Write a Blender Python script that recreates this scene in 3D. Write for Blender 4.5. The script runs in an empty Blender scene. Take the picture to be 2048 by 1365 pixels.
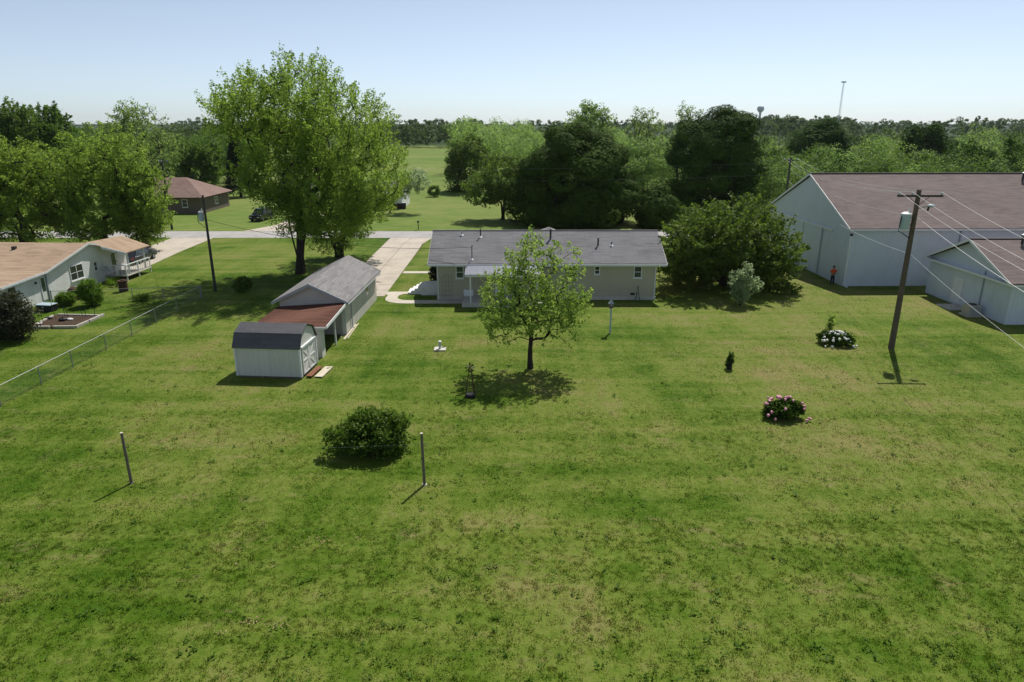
import bpy, math, random
import numpy as np
from mathutils import Vector, Matrix

# ------------------------------------------------------------------ camera, world, sun, exposure
sc = bpy.context.scene
col = sc.collection
R = math.radians
CAM_H, PITCH, FPX = 14.0, R(17.7), 1365.0          # drone height, tilt, focal length in pixels of the 2048 px photo
cam = bpy.data.cameras.new('camera'); cam_o = bpy.data.objects.new('camera', cam); col.objects.link(cam_o)
cam.sensor_width = 36; cam.lens = 36 * FPX / 2048; cam.clip_start = 0.1; cam.clip_end = 20000
cam_o.location = (0, 0, CAM_H); cam_o.rotation_euler = (math.pi / 2 - PITCH, 0, 0)
sc.camera = cam_o
SUN_EL, SUN_AZ = R(55.5), R(24.3)
world = bpy.data.worlds.new('World'); sc.world = world; world.use_nodes = True
wn = world.node_tree; bg = wn.nodes['Background']
sky = wn.nodes.new('ShaderNodeTexSky'); sky.sky_type = 'NISHITA'; sky.sun_disc = False
sky.sun_elevation = SUN_EL; sky.sun_rotation = SUN_AZ
sky.altitude = 1500; sky.air_density = 0.8; sky.dust_density = 1.05; sky.ozone_density = 4.5
hs = wn.nodes.new('ShaderNodeHueSaturation'); hs.inputs['Saturation'].default_value = 0.58
wn.links.new(sky.outputs[0], hs.inputs['Color']); mt = wn.nodes.new('ShaderNodeVectorMath'); mt.operation = 'MULTIPLY'; mt.inputs[1].default_value = (.96, .995, 1.0)
wn.links.new(hs.outputs[0], mt.inputs[0]); wn.links.new(mt.outputs[0], bg.inputs[0]); bg.inputs[1].default_value = 0.117
sd = bpy.data.lights.new('sun', 'SUN'); sd.energy = 5.0; sd.angle = R(0.53); sd.color = (1, 0.955, 0.88)
sun_o = bpy.data.objects.new('sun', sd); col.objects.link(sun_o); sun_o.location = (40, 90, 150)
SV = Vector((math.sin(SUN_AZ) * math.cos(SUN_EL), math.cos(SUN_AZ) * math.cos(SUN_EL), math.sin(SUN_EL)))
sun_o.rotation_euler = (-SV).to_track_quat('-Z', 'Y').to_euler()
vs = sc.view_settings; vs.view_transform = 'Standard'; vs.look = 'None'; vs.exposure = 0.05; vs.gamma = 1.0
vs.use_curve_mapping = False
sc.render.engine = 'CYCLES'
cy = sc.cycles; cy.max_bounces = 5; cy.diffuse_bounces = 2; cy.glossy_bounces = 2; cy.transmission_bounces = 3
cy.transparent_max_bounces = 6; cy.volume_bounces = 0; cy.caustics_reflective = False; cy.caustics_refractive = False
cy.use_denoising = True

# ------------------------------------------------------------------ pixel -> world helpers
def ray(px, py):
    y = (682.5 - py) / FPX
    return (px - 1024) / FPX, math.cos(PITCH) + y * math.sin(PITCH), -math.sin(PITCH) + y * math.cos(PITCH)
def at(px, py, z=0.0):
    d = ray(px, py); t = (z - CAM_H) / d[2]
    return Vector((d[0] * t, d[1] * t, z))
def atY(px, py, Y):
    d = ray(px, py); t = Y / d[1]
    return Vector((d[0] * t, Y, CAM_H + d[2] * t))
def proj(x, y, z):
    dz = z - CAM_H; f = y * math.cos(PITCH) - dz * math.sin(PITCH); u = y * math.sin(PITCH) + dz * math.cos(PITCH)
    return 1024 + FPX * x / f, 682.5 - FPX * u / f

# ------------------------------------------------------------------ materials
class NT:
    def __init__(s, name):
        s.m = bpy.data.materials.new(name); s.m.use_nodes = True; s.t = s.m.node_tree
        s.t.nodes.clear(); s.out = s.t.nodes.new('ShaderNodeOutputMaterial')
    def n(s, typ, ins=None, **kw):
        nd = s.t.nodes.new(typ)
        for k, v in kw.items(): setattr(nd, k, v)
        for k, v in (ins or {}).items():
            i = nd.inputs[k]
            if isinstance(v, bpy.types.NodeSocket): s.t.links.new(v, i)
            else: i.default_value = v
        return nd
    def pos(s): return s.n('ShaderNodeNewGeometry').outputs['Position']
    def obj(s): return s.n('ShaderNodeTexCoord').outputs['Object']
    def map(s, v, scale=(1, 1, 1), rot=(0, 0, 0), loc=(0, 0, 0)):
        return s.n('ShaderNodeMapping', {'Vector': v, 'Scale': scale, 'Rotation': rot, 'Location': loc}).outputs[0]
    def noise(s, v, scale, detail=3, rough=0.55):
        return s.n('ShaderNodeTexNoise', {'Vector': v, 'Scale': scale, 'Detail': detail, 'Roughness': rough}).outputs['Fac']
    def ramp(s, f, pts):
        r = s.n('ShaderNodeValToRGB', {'Fac': f}); e = r.color_ramp.elements
        while len(e) < len(pts): e.new(0.5)
        for el, (p, c) in zip(e, pts):
            el.position = p; el.color = (c, c, c, 1) if isinstance(c, (int, float)) else (*c, 1)
        return r.outputs['Color']
    def mix(s, f, a, b, mode='MIX'):
        nd = s.n('ShaderNodeMix', data_type='RGBA', blend_type=mode)
        for i, v in ((0, f), (6, a), (7, b)):
            if isinstance(v, bpy.types.NodeSocket): s.t.links.new(v, nd.inputs[i])
            else: nd.inputs[i].default_value = v if i == 0 else (*v, 1)
        nd.clamp_result = False
        return nd.outputs[2]
    def math(s, op, a, b=0.0, clamp=False):
        nd = s.n('ShaderNodeMath', operation=op, use_clamp=clamp)
        for i, v in ((0, a), (1, b)):
            if isinstance(v, bpy.types.NodeSocket): s.t.links.new(v, nd.inputs[i])
            else: nd.inputs[i].default_value = v
        return nd.outputs[0]
    def bump(s, h, strength=0.5, dist=0.02):
        return s.n('ShaderNodeBump', {'Height': h, 'Strength': strength, 'Distance': dist}).outputs[0]
    def surf(s, sh): s.t.links.new(sh, s.out.inputs['Surface'])
    def principled(s, color, rough=0.7, spec=0.3, metal=0.0, normal=None):
        p = s.n('ShaderNodeBsdfPrincipled', {'Roughness': rough, 'Metallic': metal, 'Specular IOR Level': spec})
        if isinstance(color, bpy.types.NodeSocket): s.t.links.new(color, p.inputs['Base Color'])
        else: p.inputs['Base Color'].default_value = (*color, 1)
        if normal is not None: s.t.links.new(normal, p.inputs['Normal'])
        s.surf(p.outputs[0]); return s.m

def m_plain(name, c, rough=0.6, spec=0.3, metal=0.0, vary=0.25, scale=3.0, bump=0.0):
    t = NT(name); v = t.obj()
    a = t.noise(v, scale, 4, 0.6); b = t.noise(v, scale * 9, 3)
    k = t.math('ADD', t.math('MULTIPLY', a, 0.65), t.math('MULTIPLY', b, 0.35))
    colr = t.ramp(k, [(0.3, tuple(x * (1 - vary) for x in c)), (0.5, c), (0.7, tuple(min(1, x * (1 + vary * .6)) for x in c))])
    return t.principled(colr, rough, spec, metal, t.bump(b, bump, 0.02) if bump else None)

def m_siding(name, c, pitch=0.2, axis='Z', depth=0.5, dirt=(0.36, 0.33, 0.27), rough=0.55):
    """boards or ribs: saw-tooth relief along one axis, faint weathering"""
    t = NT(name); v = t.obj()
    sep = t.n('ShaderNodeSeparateXYZ', {0: v})
    if axis == 'Z': s_ = sep.outputs[2]
    else: s_ = t.math('ADD', sep.outputs[0], sep.outputs[1])
    fr = t.math('FRACT', t.math('DIVIDE', s_, pitch))
    groove = t.ramp(fr, [(0.0, 0.0), (0.10, 1.0), (0.95, 0.82), (1.0, 0.1)])
    a = t.noise(t.map(v, (1, 1, .5)), 0.9, 5, 0.65)
    st = t.noise(t.map(v, (6, 6, .35)), 1.0, 4, 0.6)
    base = t.mix(t.ramp(a, [(0.45, 0), (0.75, .28)]), c, dirt)
    base = t.mix(t.ramp(st, [(0.5, 0), (0.8, .2)]), base, dirt)
    base = t.mix(t.math('MULTIPLY', t.math('SUBTRACT', 1.0, groove), .3), base, tuple(x * .5 for x in c))
    return t.principled(base, rough, .3, 0, t.bump(groove, depth, 0.03))

def m_shingle(name, c, c2, swap=False, bw=0.95, rh=0.16, spot=None, bumpk=.5, patch=.4, rough=.9, spec=.15, streak=.45):
    t = NT(name); v = t.obj()
    if swap:
        v = t.map(v, (1, 1, 1), (0, 0, math.pi / 2))
    bt = t.n('ShaderNodeTexBrick', {'Vector': v, 'Scale': 1.0, 'Color1': (.0, .0, .0, 1), 'Color2': (1, 1, 1, 1), 'Mortar': (.5, .5, .5, 1),
                                    'Mortar Size': .012, 'Brick Width': bw, 'Row Height': rh, 'Bias': 0.0}, offset=0.37)
    a = t.noise(v, 0.35, 4, .6); b = t.noise(v, 26, 2); k = t.noise(t.map(v, (.8, 5, 1)), .9, 4, .6)
    f = t.math('ADD', t.math('MULTIPLY', bt.outputs['Color'], .22), t.math('ADD', t.math('MULTIPLY', a, patch), t.math('MULTIPLY', k, streak)))
    f = t.math('ADD', f, t.math('MULTIPLY', b, .18))
    colr = t.ramp(f, [(0.35, c2), (0.62, c), (0.95, tuple(min(1, x * 1.3) for x in c))])
    colr = t.mix(t.math('MULTIPLY', bt.outputs['Fac'], .45), colr, tuple(x * .4 for x in c))
    h = t.math('SUBTRACT', t.math('MULTIPLY', b, .3), bt.outputs['Fac'])
    return t.principled(colr, rough, spec, 0, t.bump(h, bumpk, .015))

def m_leaf(name, cd, cl, ct, trans=.42, hue=.03, rough=.6, spec=.15):
    """cd/cl dark and light leaf colour, mixed by leaf and clump, ct light coming through"""
    t = NT(name)
    va = t.n('ShaderNodeAttribute', attribute_name='var').outputs['Fac']
    ti = t.n('ShaderNodeAttribute', attribute_name='tint').outputs['Fac']
    rnd = t.n('ShaderNodeObjectInfo').outputs['Random']
    f = t.math('ADD', t.math('MULTIPLY', va, .5), t.math('MULTIPLY', ti, .5))
    c = t.mix(f, cd, cl)
    tr = t.mix(f, tuple(x * .75 for x in ct), ct)
    h = t.math('ADD', t.math('MULTIPLY', t.math('SUBTRACT', rnd, .5), hue), .5)
    c = t.n('ShaderNodeHueSaturation', {'Color': c, 'Hue': h}).outputs[0]
    p = t.n('ShaderNodeBsdfPrincipled', {'Base Color': c, 'Roughness': rough, 'Specular IOR Level': spec})
    tl = t.n('ShaderNodeBsdfTranslucent', {'Color': tr})
    mx = t.n('ShaderNodeMixShader', {0: trans, 1: p.outputs[0], 2: tl.outputs[0]})
    t.surf(mx.outputs[0]); return t.m

def lawn_color(t):
    """grass colour by place: lush, yellowish and straw patches, bare earth, mower streaks"""
    p = t.pos()
    big = t.noise(p, 0.085, 5, .62)
    st = t.noise(t.map(p, (.045, .75, 1), (0, 0, R(3))), 1.0, 4, .6)       # streaks left by the mower
    st2 = t.noise(t.map(p, (.9, .09, 1), (0, 0, R(-2))), 1.0, 3, .6)
    mid = t.noise(p, 0.42, 5, .66)
    fine = t.noise(p, 3.2, 4, .7)
    vfine = t.noise(p, 11.0, 3, .7)
    f = t.math('ADD', t.math('MULTIPLY', big, 1.15), t.math('MULTIPLY', st, .55))
    f = t.math('ADD', f, t.math('ADD', t.math('MULTIPLY', mid, .5), t.math('MULTIPLY', st2, .35)))
    f = t.math('ADD', f, t.math('ADD', t.math('MULTIPLY', fine, .5), t.math('MULTIPLY', vfine, .35)))
    f = t.math('DIVIDE', f, 3.4)
    xs = t.n('ShaderNodeSeparateXYZ', {0: p}).outputs[0]
    f = t.math('ADD', f, t.n('ShaderNodeMapRange', {'Value': xs, 'From Min': -22.0, 'From Max': 14.0, 'To Min': -.010, 'To Max': .018}).outputs[0])   # greener on the left, paler and yellower toward the right
    lush, mid_c, yel, straw = (.027, .073, .002), (.057, .110, .005), (.125, .168, .025), (.205, .183, .068)
    c = t.ramp(f, [(.395, lush), (.455, mid_c), (.518, yel), (.60, straw)])
    # bare worn earth
    e1 = t.noise(t.map(p, (.6, 1.2, 1), (0, 0, 0), (7, 3, 0)), .5, 6, .72)
    e = t.ramp(e1, [(.56, 0), (.68, .6)])
    e = t.math('MULTIPLY', e, t.ramp(fine, [(.38, 0), (.62, 1)]))
    c = t.mix(e, c, (.23, .175, .095))
    return c, fine, vfine, p

def m_lawn():
    t = NT('lawn_soil_and_grass'); c, fine, vf, p = lawn_color(t)
    h = t.math('ADD', fine, t.math('MULTIPLY', vf, .8))
    pr = t.n('ShaderNodeBsdfPrincipled', {'Base Color': c, 'Roughness': .9, 'Specular IOR Level': .1, 'Normal': t.bump(h, .7, .06)})
    t.surf(pr.outputs[0]); return t.m
def m_blade():
    t = NT('grass_blade'); c, fine, vf, p = lawn_color(t)
    va = t.n('ShaderNodeAttribute', attribute_name='var').outputs['Fac']
    c1 = t.mix(1.0, c, t.ramp(va, [(0, (.55, .62, .5)), (.5, (1.05, 1.05, 1.0)), (1, (2.05, 1.8, 1.8))]), 'MULTIPLY')
    p_ = t.n('ShaderNodeBsdfPrincipled', {'Base Color': c1, 'Roughness': .55, 'Specular IOR Level': .2})
    tl = t.n('ShaderNodeBsdfTranslucent', {'Color': t.mix(1.0, c1, (1.25, 1.25, .9), 'MULTIPLY')})
    t.surf(t.n('ShaderNodeMixShader', {0: .45, 1: p_.outputs[0], 2: tl.outputs[0]}).outputs[0]); return t.m
def m_field():
    t = NT('field_grass'); p = t.pos()
    f = t.math('ADD', t.math('MULTIPLY', t.noise(t.map(p, (.4, 1, 1)), .03, 5, .65), .55), t.math('MULTIPLY', t.noise(p, .35, 5, .7), .45))
    c = t.ramp(f, [(.36, (.085, .15, .022)), (.5, (.14, .19, .04)), (.66, (.21, .215, .075))])
    return t.principled(c, .9, .1, 0, t.bump(t.noise(p, 4, 3), .6, .08))
def m_concrete(name, c):
    t = NT(name); v = t.pos()
    a = t.noise(v, .5, 5, .65); b = t.noise(v, 14, 3, .6); k = t.noise(v, 2.3, 4, .7)
    colr = t.ramp(t.math('ADD', t.math('MULTIPLY', a, .5), t.math('ADD', t.math('MULTIPLY', b, .2), t.math('MULTIPLY', k, .3))),
                  [(.33, tuple(x * .68 for x in c)), (.5, c), (.68, tuple(min(1, x * 1.16) for x in c))])
    return t.principled(colr, .85, .25, 0, t.bump(b, .25, .01))
def m_bark(name, c):
    t = NT(name); v = t.obj()
    f = t.noise(t.map(v, (9, 9, 1.6)), 1.0, 5, .65)
    return t.principled(t.ramp(f, [(.3, tuple(x * .4 for x in c)), (.65, c)]), .9, .1, 0, t.bump(f, .8, .05))
def m_glass(name, c=(.02, .025, .028)):
    t = NT(name); f = t.noise(t.obj(), 1.3, 2)
    return t.principled(t.ramp(f, [(.35, c), (.7, tuple(x * 2.2 for x in c))]), .06, .6)

M = dict(
    soil_green=m_plain('undergrowth', (.030, .055, .016), .95, .05, 0, .4, .05),
    lawn=m_lawn(), blade=m_blade(), field=m_field(),
    concrete=m_concrete('driveway_concrete', (.46, .405, .335)), road=m_concrete('road_surface', (.355, .34, .325)),
    walk=m_concrete('walk_concrete', (.52, .47, .395)), step=m_concrete('step_white_paint', (.78, .78, .76)), pad=m_concrete('pad_concrete', (.52, .49, .42)),
    cream=m_siding('cream_lap_siding', (.47, .43, .325), .2, 'Z', .45), white_lap=m_siding('white_lap_siding', (.80, .81, .82), .2, 'Z', .35),
    barn=m_siding('white_barn_metal', (.62, .68, .73), .3, 'XY', .35, (.45, .45, .42)),
    shedw=m_siding('white_shed_panel', (.62, .62, .57), .3, 'XY', .3, (.38, .36, .30)),
    garagew=m_siding('garage_siding', (.58, .55, .50), .22, 'Z', .4, (.35, .32, .27)),
    brick=m_plain('brown_brick_wall', (.16, .13, .105), .85, .15, 0, .3, 5),
    roof_grey=m_shingle('grey_shingle', (.190, .186, .192), (.118, .115, .120)),
    roof_grey_y=m_shingle('grey_shingle_garage', (.225, .218, .215), (.14, .135, .135), True),
    roof_shed=m_shingle('shed_shingle', (.072, .069, .070), (.042, .040, .043), rough=.42, spec=.9),
    roof_red=m_shingle('red_brown_shingle', (.125, .058, .040), (.052, .022, .015), False, .9, .28, None, .9, .45, streak=.6),
    roof_tan=m_shingle('tan_shingle', (.33, .24, .165), (.175, .118, .078), False, 1.3, .34, None, .6, .35, streak=.6),
    roof_brown=m_shingle('brown_shingle', (.185, .148, .137), (.118, .090, .083)),
    roof_brown2=m_shingle('brown_hip_shingle', (.23, .155, .13), (.15, .10, .085)),
    awning=m_siding('awning_metal', (.19, .20, .24), .3, 'X', .2, (.3, .3, .3), .45),
    trim=m_plain('white_trim', (.74, .75, .75), .5, .35, 0, .1, 2), trim_grey=m_plain('grey_trim', (.34, .37, .40), .5, .35, 0, .15, 2),
    brown_trim=m_plain('brown_trim', (.09, .06, .05), .6), glass=m_glass('window_glass'), glass2=m_glass('window_green_glass', (.02, .04, .035)),
    wood_old=m_plain('weathered_wood', (.16, .135, .11), .85, .15, 0, .4, 6, .4), pole=m_plain('pole_wood', (.125, .098, .075), .85, .15, 0, .35, 4, .4),
    pole_dark=m_plain('dark_pole_wood', (.065, .06, .056), .8, .15, 0, .3, 4), plank=m_plain('pale_plank', (.55, .49, .38), .8, .15, 0, .3, 5),
    plank_red=m_plain('red_brown_plank', (.20, .085, .05), .8, .15, 0, .3, 5), timber=m_plain('garden_timber', (.45, .42, .36), .85, .15, 0, .35, 5),
    steel=m_plain('galvanised_steel', (.27, .29, .29), .5, .4, .4, .15, 4), can=m_plain('grey_enamel', (.40, .49, .54), .4, .4, .0, .1, 2),
    alu=m_plain('aluminium_wire', (.72, .72, .70), .4, .5, .3, .05, 3), dark=m_plain('dark_metal', (.035, .036, .04), .5, .4, .3, .2, 4),
    black=m_plain('black_plastic', (.014, .014, .016), .6, .3), soil=m_plain('garden_soil', (.075, .052, .036), .95, .05, 0, .4, 6, .8),
    rust=m_plain('rusty_steel', (.085, .048, .032), .8, .2, .2, .4, 6), red=m_plain('red_plastic', (.30, .022, .022), .5, .4),
    whitep=m_plain('white_plastic', (.72, .72, .70), .5, .4, 0, .1), yellow=m_plain('yellow_plastic', (.60, .38, .04), .5, .4), bluep=m_plain('blue_plastic', (.06, .13, .28), .5, .4),
    green_metal=m_plain('green_metal', (.02, .07, .055), .5, .4), ac=m_plain('beige_enamel', (.42, .40, .34), .5, .35, .1, .15),
    bark=m_bark('bark_grey_brown', (.10, .082, .066)), bark_dark=m_bark('bark_dark', (.055, .045, .038)), bark_pale=m_bark('bark_pale', (.20, .17, .14)),
    maple=m_leaf('maple_leaf', (.070, .132, .016), (.20, .30, .048), (.36, .52, .07), .54, .04),
    dark_leaf=m_leaf('dark_maple_leaf', (.006, .020, .002), (.082, .155, .018), (.04, .11, .004), .15, .03, .7, .04),
    young=m_leaf('young_tree_leaf', (.12, .195, .035), (.31, .41, .10), (.40, .58, .09), .5),
    shrub=m_leaf('shrub_leaf', (.038, .080, .010), (.140, .205, .034), (.19, .29, .03), .4),
    bush=m_leaf('bush_leaf', (.050, .105, .010), (.15, .25, .034), (.20, .36, .02), .4),
    lawn_bush=m_leaf('lawn_bush_leaf', (.030, .075, .007), (.13, .215, .026), (.14, .27, .015), .33),
    mid_leaf=m_leaf('mixed_wood_leaf', (.038, .090, .012), (.140, .225, .042), (.18, .30, .035), .4, .05),
    light_leaf=m_leaf('light_wood_leaf', (.095, .165, .044), (.27, .37, .125), (.33, .48, .10), .48, .04),
    far_leaf=m_leaf('far_wood_leaf', (.032, .078, .018), (.10, .165, .040), (.12, .20, .03), .35, .05),
    purple=m_leaf('purple_leaf', (.022, .028, .014), (.090, .098, .050), (.09, .09, .04), .3),
    conifer=m_leaf('conifer_needle', (.010, .024, .009), (.030, .058, .020), (.02, .05, .01), .15),
    silver=m_leaf('silvery_leaf', (.15, .22, .09), (.38, .46, .26), (.50, .62, .32), .55),
    weed=m_leaf('weed_leaf', (.036, .098, .008), (.085, .18, .016), (.12, .26, .01), .4),
    clip=m_plain('dry_clipping', (.36, .27, .15), .9, .1, 0, .3, 4),
    petal_white=m_plain('white_petal', (.85, .85, .80), .6, .2, 0, .08), petal_pink=m_plain('pink_petal', (.72, .33, .42), .6, .2, 0, .25, 6),
    skin=m_plain('skin', (.36, .20, .13), .6, .3, 0, .1), shirt=m_plain('orange_shirt', (.72, .09, .03), .8, .1, 0, .12), pants=m_plain('dark_trousers', (.020, .020, .026), .8, .1),
    hair=m_plain('dark_hair', (.015, .012, .01), .6, .3), tyre=m_plain('tyre_rubber', (.012, .012, .012), .8, .2),
    car_grey=m_plain('car_paint_dark_grey', (.055, .060, .066), .25, .6, .3, .05), car_black=m_plain('car_paint_black', (.012, .013, .014), .2, .6, .2, .05),
    lamp_red=m_plain('red_lens', (.25, .01, .01), .3, .5), lamp_white=m_plain('clear_lens', (.6, .6, .6), .2, .6), tower=m_plain('tower_paint', (.55, .60, .63), .5, .3, 0, .08),
)

# ------------------------------------------------------------------ objects
WM = {}
def wmat(o): return WM.get(o.name, Matrix.Identity(4)) if o is not None else Matrix.Identity(4)
def tag(o, label=None, cat=None, group=None, kind=None):
    if label: o['label'] = label
    if cat: o['category'] = cat
    if group: o['group'] = group
    if kind: o['kind'] = kind
    return o
def thing(name, label, cat, loc=(0, 0, 0), rz=0.0, group=None):
    o = bpy.data.objects.new(name, None); o.empty_display_size = .2; col.objects.link(o)
    o.location = loc; o.rotation_euler = (0, 0, rz)
    WM[o.name] = Matrix.Translation(loc) @ Matrix.Rotation(rz, 4, 'Z')
    return tag(o, label, cat, group)
def link_mesh(name, me, mat, parent=None):
    o = bpy.data.objects.new(name, me); col.objects.link(o)
    if mat is not None: me.materials.append(mat)
    if parent is not None:
        o.parent = parent; WM[o.name] = wmat(parent)
    return o
def dup(o, parent=None):
    c = o.copy(); col.objects.link(c); c.parent = parent
    for ch in list(o.children): dup(ch, c)
    return c

class MB:
    """collects shapes, then links them as one mesh object"""
    def __init__(s): s.v = []; s.f = []
    def add(s, vs_, fs):
        b = len(s.v); s.v += [Vector(v) for v in vs_]; s.f += [tuple(i + b for i in f) for f in fs]; return s
    def box(s, x0, x1, y0, y1, z0, z1):
        return s.add([(x, y, z) for z in (z0, z1) for y in (y0, y1) for x in (x0, x1)],
                     [(0, 2, 3, 1), (4, 5, 7, 6), (0, 1, 5, 4), (1, 3, 7, 5), (3, 2, 6, 7), (2, 0, 4, 6)])
    def bbox(s, o, u, n, a0, a1, b0, b1, c0, c1):
        """box in the frame (u along, n out, z up) at o"""
        o, u, n = Vector(o), Vector(u), Vector(n); z = Vector((0, 0, 1))
        return s.add([o + u * a + n * b + z * c for c in (c0, c1) for b in (b0, b1) for a in (a0, a1)],
                     [(0, 2, 3, 1), (4, 5, 7, 6), (0, 1, 5, 4), (1, 3, 7, 5), (3, 2, 6, 7), (2, 0, 4, 6)])
    def prism(s, poly, vec):
        n = len(poly); p = [Vector(q) for q in poly]; vec = Vector(vec)
        return s.add(p + [q + vec for q in p], [tuple(range(n))[::-1], tuple(range(n, 2 * n))] + [(i, (i + 1) % n, n + (i + 1) % n, n + i) for i in range(n)])
    def tube(s, pts, rad, n=8, caps=True):
        pts = [Vector(p) for p in pts]
        if isinstance(rad, (int, float)): rad = [rad] * len(pts)
        vs_ = []
        for i, p in enumerate(pts):
            d = (pts[min(i + 1, len(pts) - 1)] - pts[max(i - 1, 0)]).normalized()
            a = d.orthogonal().normalized() if abs(d.z) < .9 else Vector((1, 0, 0)).cross(d).normalized()
            b = d.cross(a)
            vs_ += [p + (a * math.cos(2 * math.pi * k / n) + b * math.sin(2 * math.pi * k / n)) * rad[i] for k in range(n)]
        fs = [(i * n + k, i * n + (k + 1) % n, (i + 1) * n + (k + 1) % n, (i + 1) * n + k) for i in range(len(pts) - 1) for k in range(n)]
        if caps: fs += [tuple(range(n))[::-1], tuple(range((len(pts) - 1) * n, len(pts) * n))]
        return s.add(vs_, fs)
    def ball(s, c, r, seg=8, rings=5, sq=(1, 1, 1)):
        c = Vector(c); vs_ = [c + Vector((0, 0, r * sq[2]))]
        for i in range(1, rings):
            th = math.pi * i / rings
            vs_ += [c + Vector((r * sq[0] * math.sin(th) * math.cos(2 * math.pi * k / seg), r * sq[1] * math.sin(th) * math.sin(2 * math.pi * k / seg), r * sq[2] * math.cos(th))) for k in range(seg)]
        vs_.append(c - Vector((0, 0, r * sq[2]))); L = len(vs_) - 1
        fs = [(0, 1 + k, 1 + (k + 1) % seg) for k in range(seg)]
        for i in range(rings - 2):
            fs += [(1 + i * seg + k, 1 + (i + 1) * seg + k, 1 + (i + 1) * seg + (k + 1) % seg, 1 + i * seg + (k + 1) % seg) for k in range(seg)]
        fs += [(L, 1 + (rings - 2) * seg + (k + 1) % seg, 1 + (rings - 2) * seg + k) for k in range(seg)]
        return s.add(vs_, fs)
    def lathe(s, prof, c=(0, 0, 0), n=16):
        return s.tube_profile(prof, c, n)
    def tube_profile(s, prof, c, n):
        c = Vector(c); vs_ = [c + Vector((r * math.cos(2 * math.pi * k / n), r * math.sin(2 * math.pi * k / n), z)) for r, z in prof for k in range(n)]
        fs = [(i * n + k, i * n + (k + 1) % n, (i + 1) * n + (k + 1) % n, (i + 1) * n + k) for i in range(len(prof) - 1) for k in range(n)]
        fs += [tuple(range(n))[::-1], tuple(range((len(prof) - 1) * n, len(prof) * n))]
        return s.add(vs_, fs)
    def build(s, name, mat, parent=None, world=True, smooth=False, bevel=0.0, kind=None):
        me = bpy.data.meshes.new(name)
        inv = wmat(parent).inverted() if (world and parent is not None) else None
        me.from_pydata([tuple(inv @ v if inv is not None else v) for v in s.v], [], s.f); me.update()
        if smooth:
            me.shade_smooth()
            me.set_sharp_from_angle(angle=R(40))
        o = link_mesh(name, me, mat, parent)
        if bevel:
            b = o.modifiers.new('edge', 'BEVEL'); b.width = bevel; b.segments = 2; b.limit_method = 'ANGLE'
        if kind: o['kind'] = kind
        return o
def sheet(name, poly, z, mat, parent=None, thick=0.0):
    mb = MB()
    if thick: mb.prism([(x, y, z - thick) for x, y in poly], (0, 0, thick))
    else: mb.add([(x, y, z) for x, y in poly], [tuple(range(len(poly)))])
    o = mb.build(name, mat, parent)
    if parent is None: o['kind'] = 'structure'
    return o

# leaf clouds -------------------------------------------------------
def leaf_mesh(name, P, N, size, mat, parent=None, tint=None, seed=0, aspect=.62, var=None, tri=False):
    rng = np.random.default_rng(seed); n = len(P)
    N = N / (np.linalg.norm(N, axis=1, keepdims=True) + 1e-9)
    a = np.cross(N, rng.normal(size=(n, 3))); a /= np.linalg.norm(a, axis=1, keepdims=True) + 1e-9
    b = np.cross(N, a); s = np.asarray(size).reshape(-1, 1)
    V = np.empty((n, 4, 3), np.float32)
    V[:, 0] = P - a * s * .5; V[:, 1] = P + b * s * .5 * aspect + N * s * .08; V[:, 2] = P + a * s * .5; V[:, 3] = P - b * s * .5 * aspect + N * s * .08
    if tri:                                       # distant leaves: one triangle each, as large as the diamond
        V = np.stack([P - a * s * .5, P + a * s * .4 + b * s * .42 * aspect, P + a * s * .35 - b * s * .5 * aspect], 1)
        return quads(name, V, mat, parent, rng.random(n) if var is None else var, tint, 3)
    return quads(name, V, mat, parent, rng.random(n) if var is None else var, tint)
def quads(name, V, mat, parent, var, tint, k=4):
    n = len(V); me = bpy.data.meshes.new(name)
    me.vertices.add(n * k); me.vertices.foreach_set('co', V.astype(np.float32).ravel())
    me.loops.add(n * k); me.loops.foreach_set('vertex_index', np.arange(n * k, dtype=np.int32))
    me.polygons.add(n); me.polygons.foreach_set('loop_start', np.arange(0, n * k, k, dtype=np.int32))
    me.polygons.foreach_set('loop_total', np.full(n, k, np.int32)); me.update(calc_edges=True)
    at_ = me.attributes.new('var', 'FLOAT', 'FACE'); at_.data.foreach_set('value', np.asarray(var, np.float32))
    at_ = me.attributes.new('tint', 'FLOAT', 'FACE'); at_.data.foreach_set('value', np.asarray(tint if tint is not None else np.full(n, .5), np.float32))
    return link_mesh(name, me, mat, parent)

def crown_clumps(ells, n, rng, inner=.35):
    """points spread through a union of ellipsoids, most of them near its surface"""
    E = np.array(ells, float); w = np.prod(E[:, 3:6], axis=1) ** .7; w /= w.sum()
    out = []
    while len(out) < n:
        e = E[rng.choice(len(E), p=w)]
        d = rng.normal(size=3); d /= np.linalg.norm(d)
        r = inner + (1 - inner) * rng.random() ** .45
        p = e[:3] + d * r * e[3:6]
        depth = min((((p - q[:3]) / q[3:6]) ** 2).sum() ** .5 for q in E)
        if depth < inner * .8 and rng.random() < .8: continue
        out.append((p, d))
    return np.array([o[0] for o in out]), np.array([o[1] for o in out])

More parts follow.
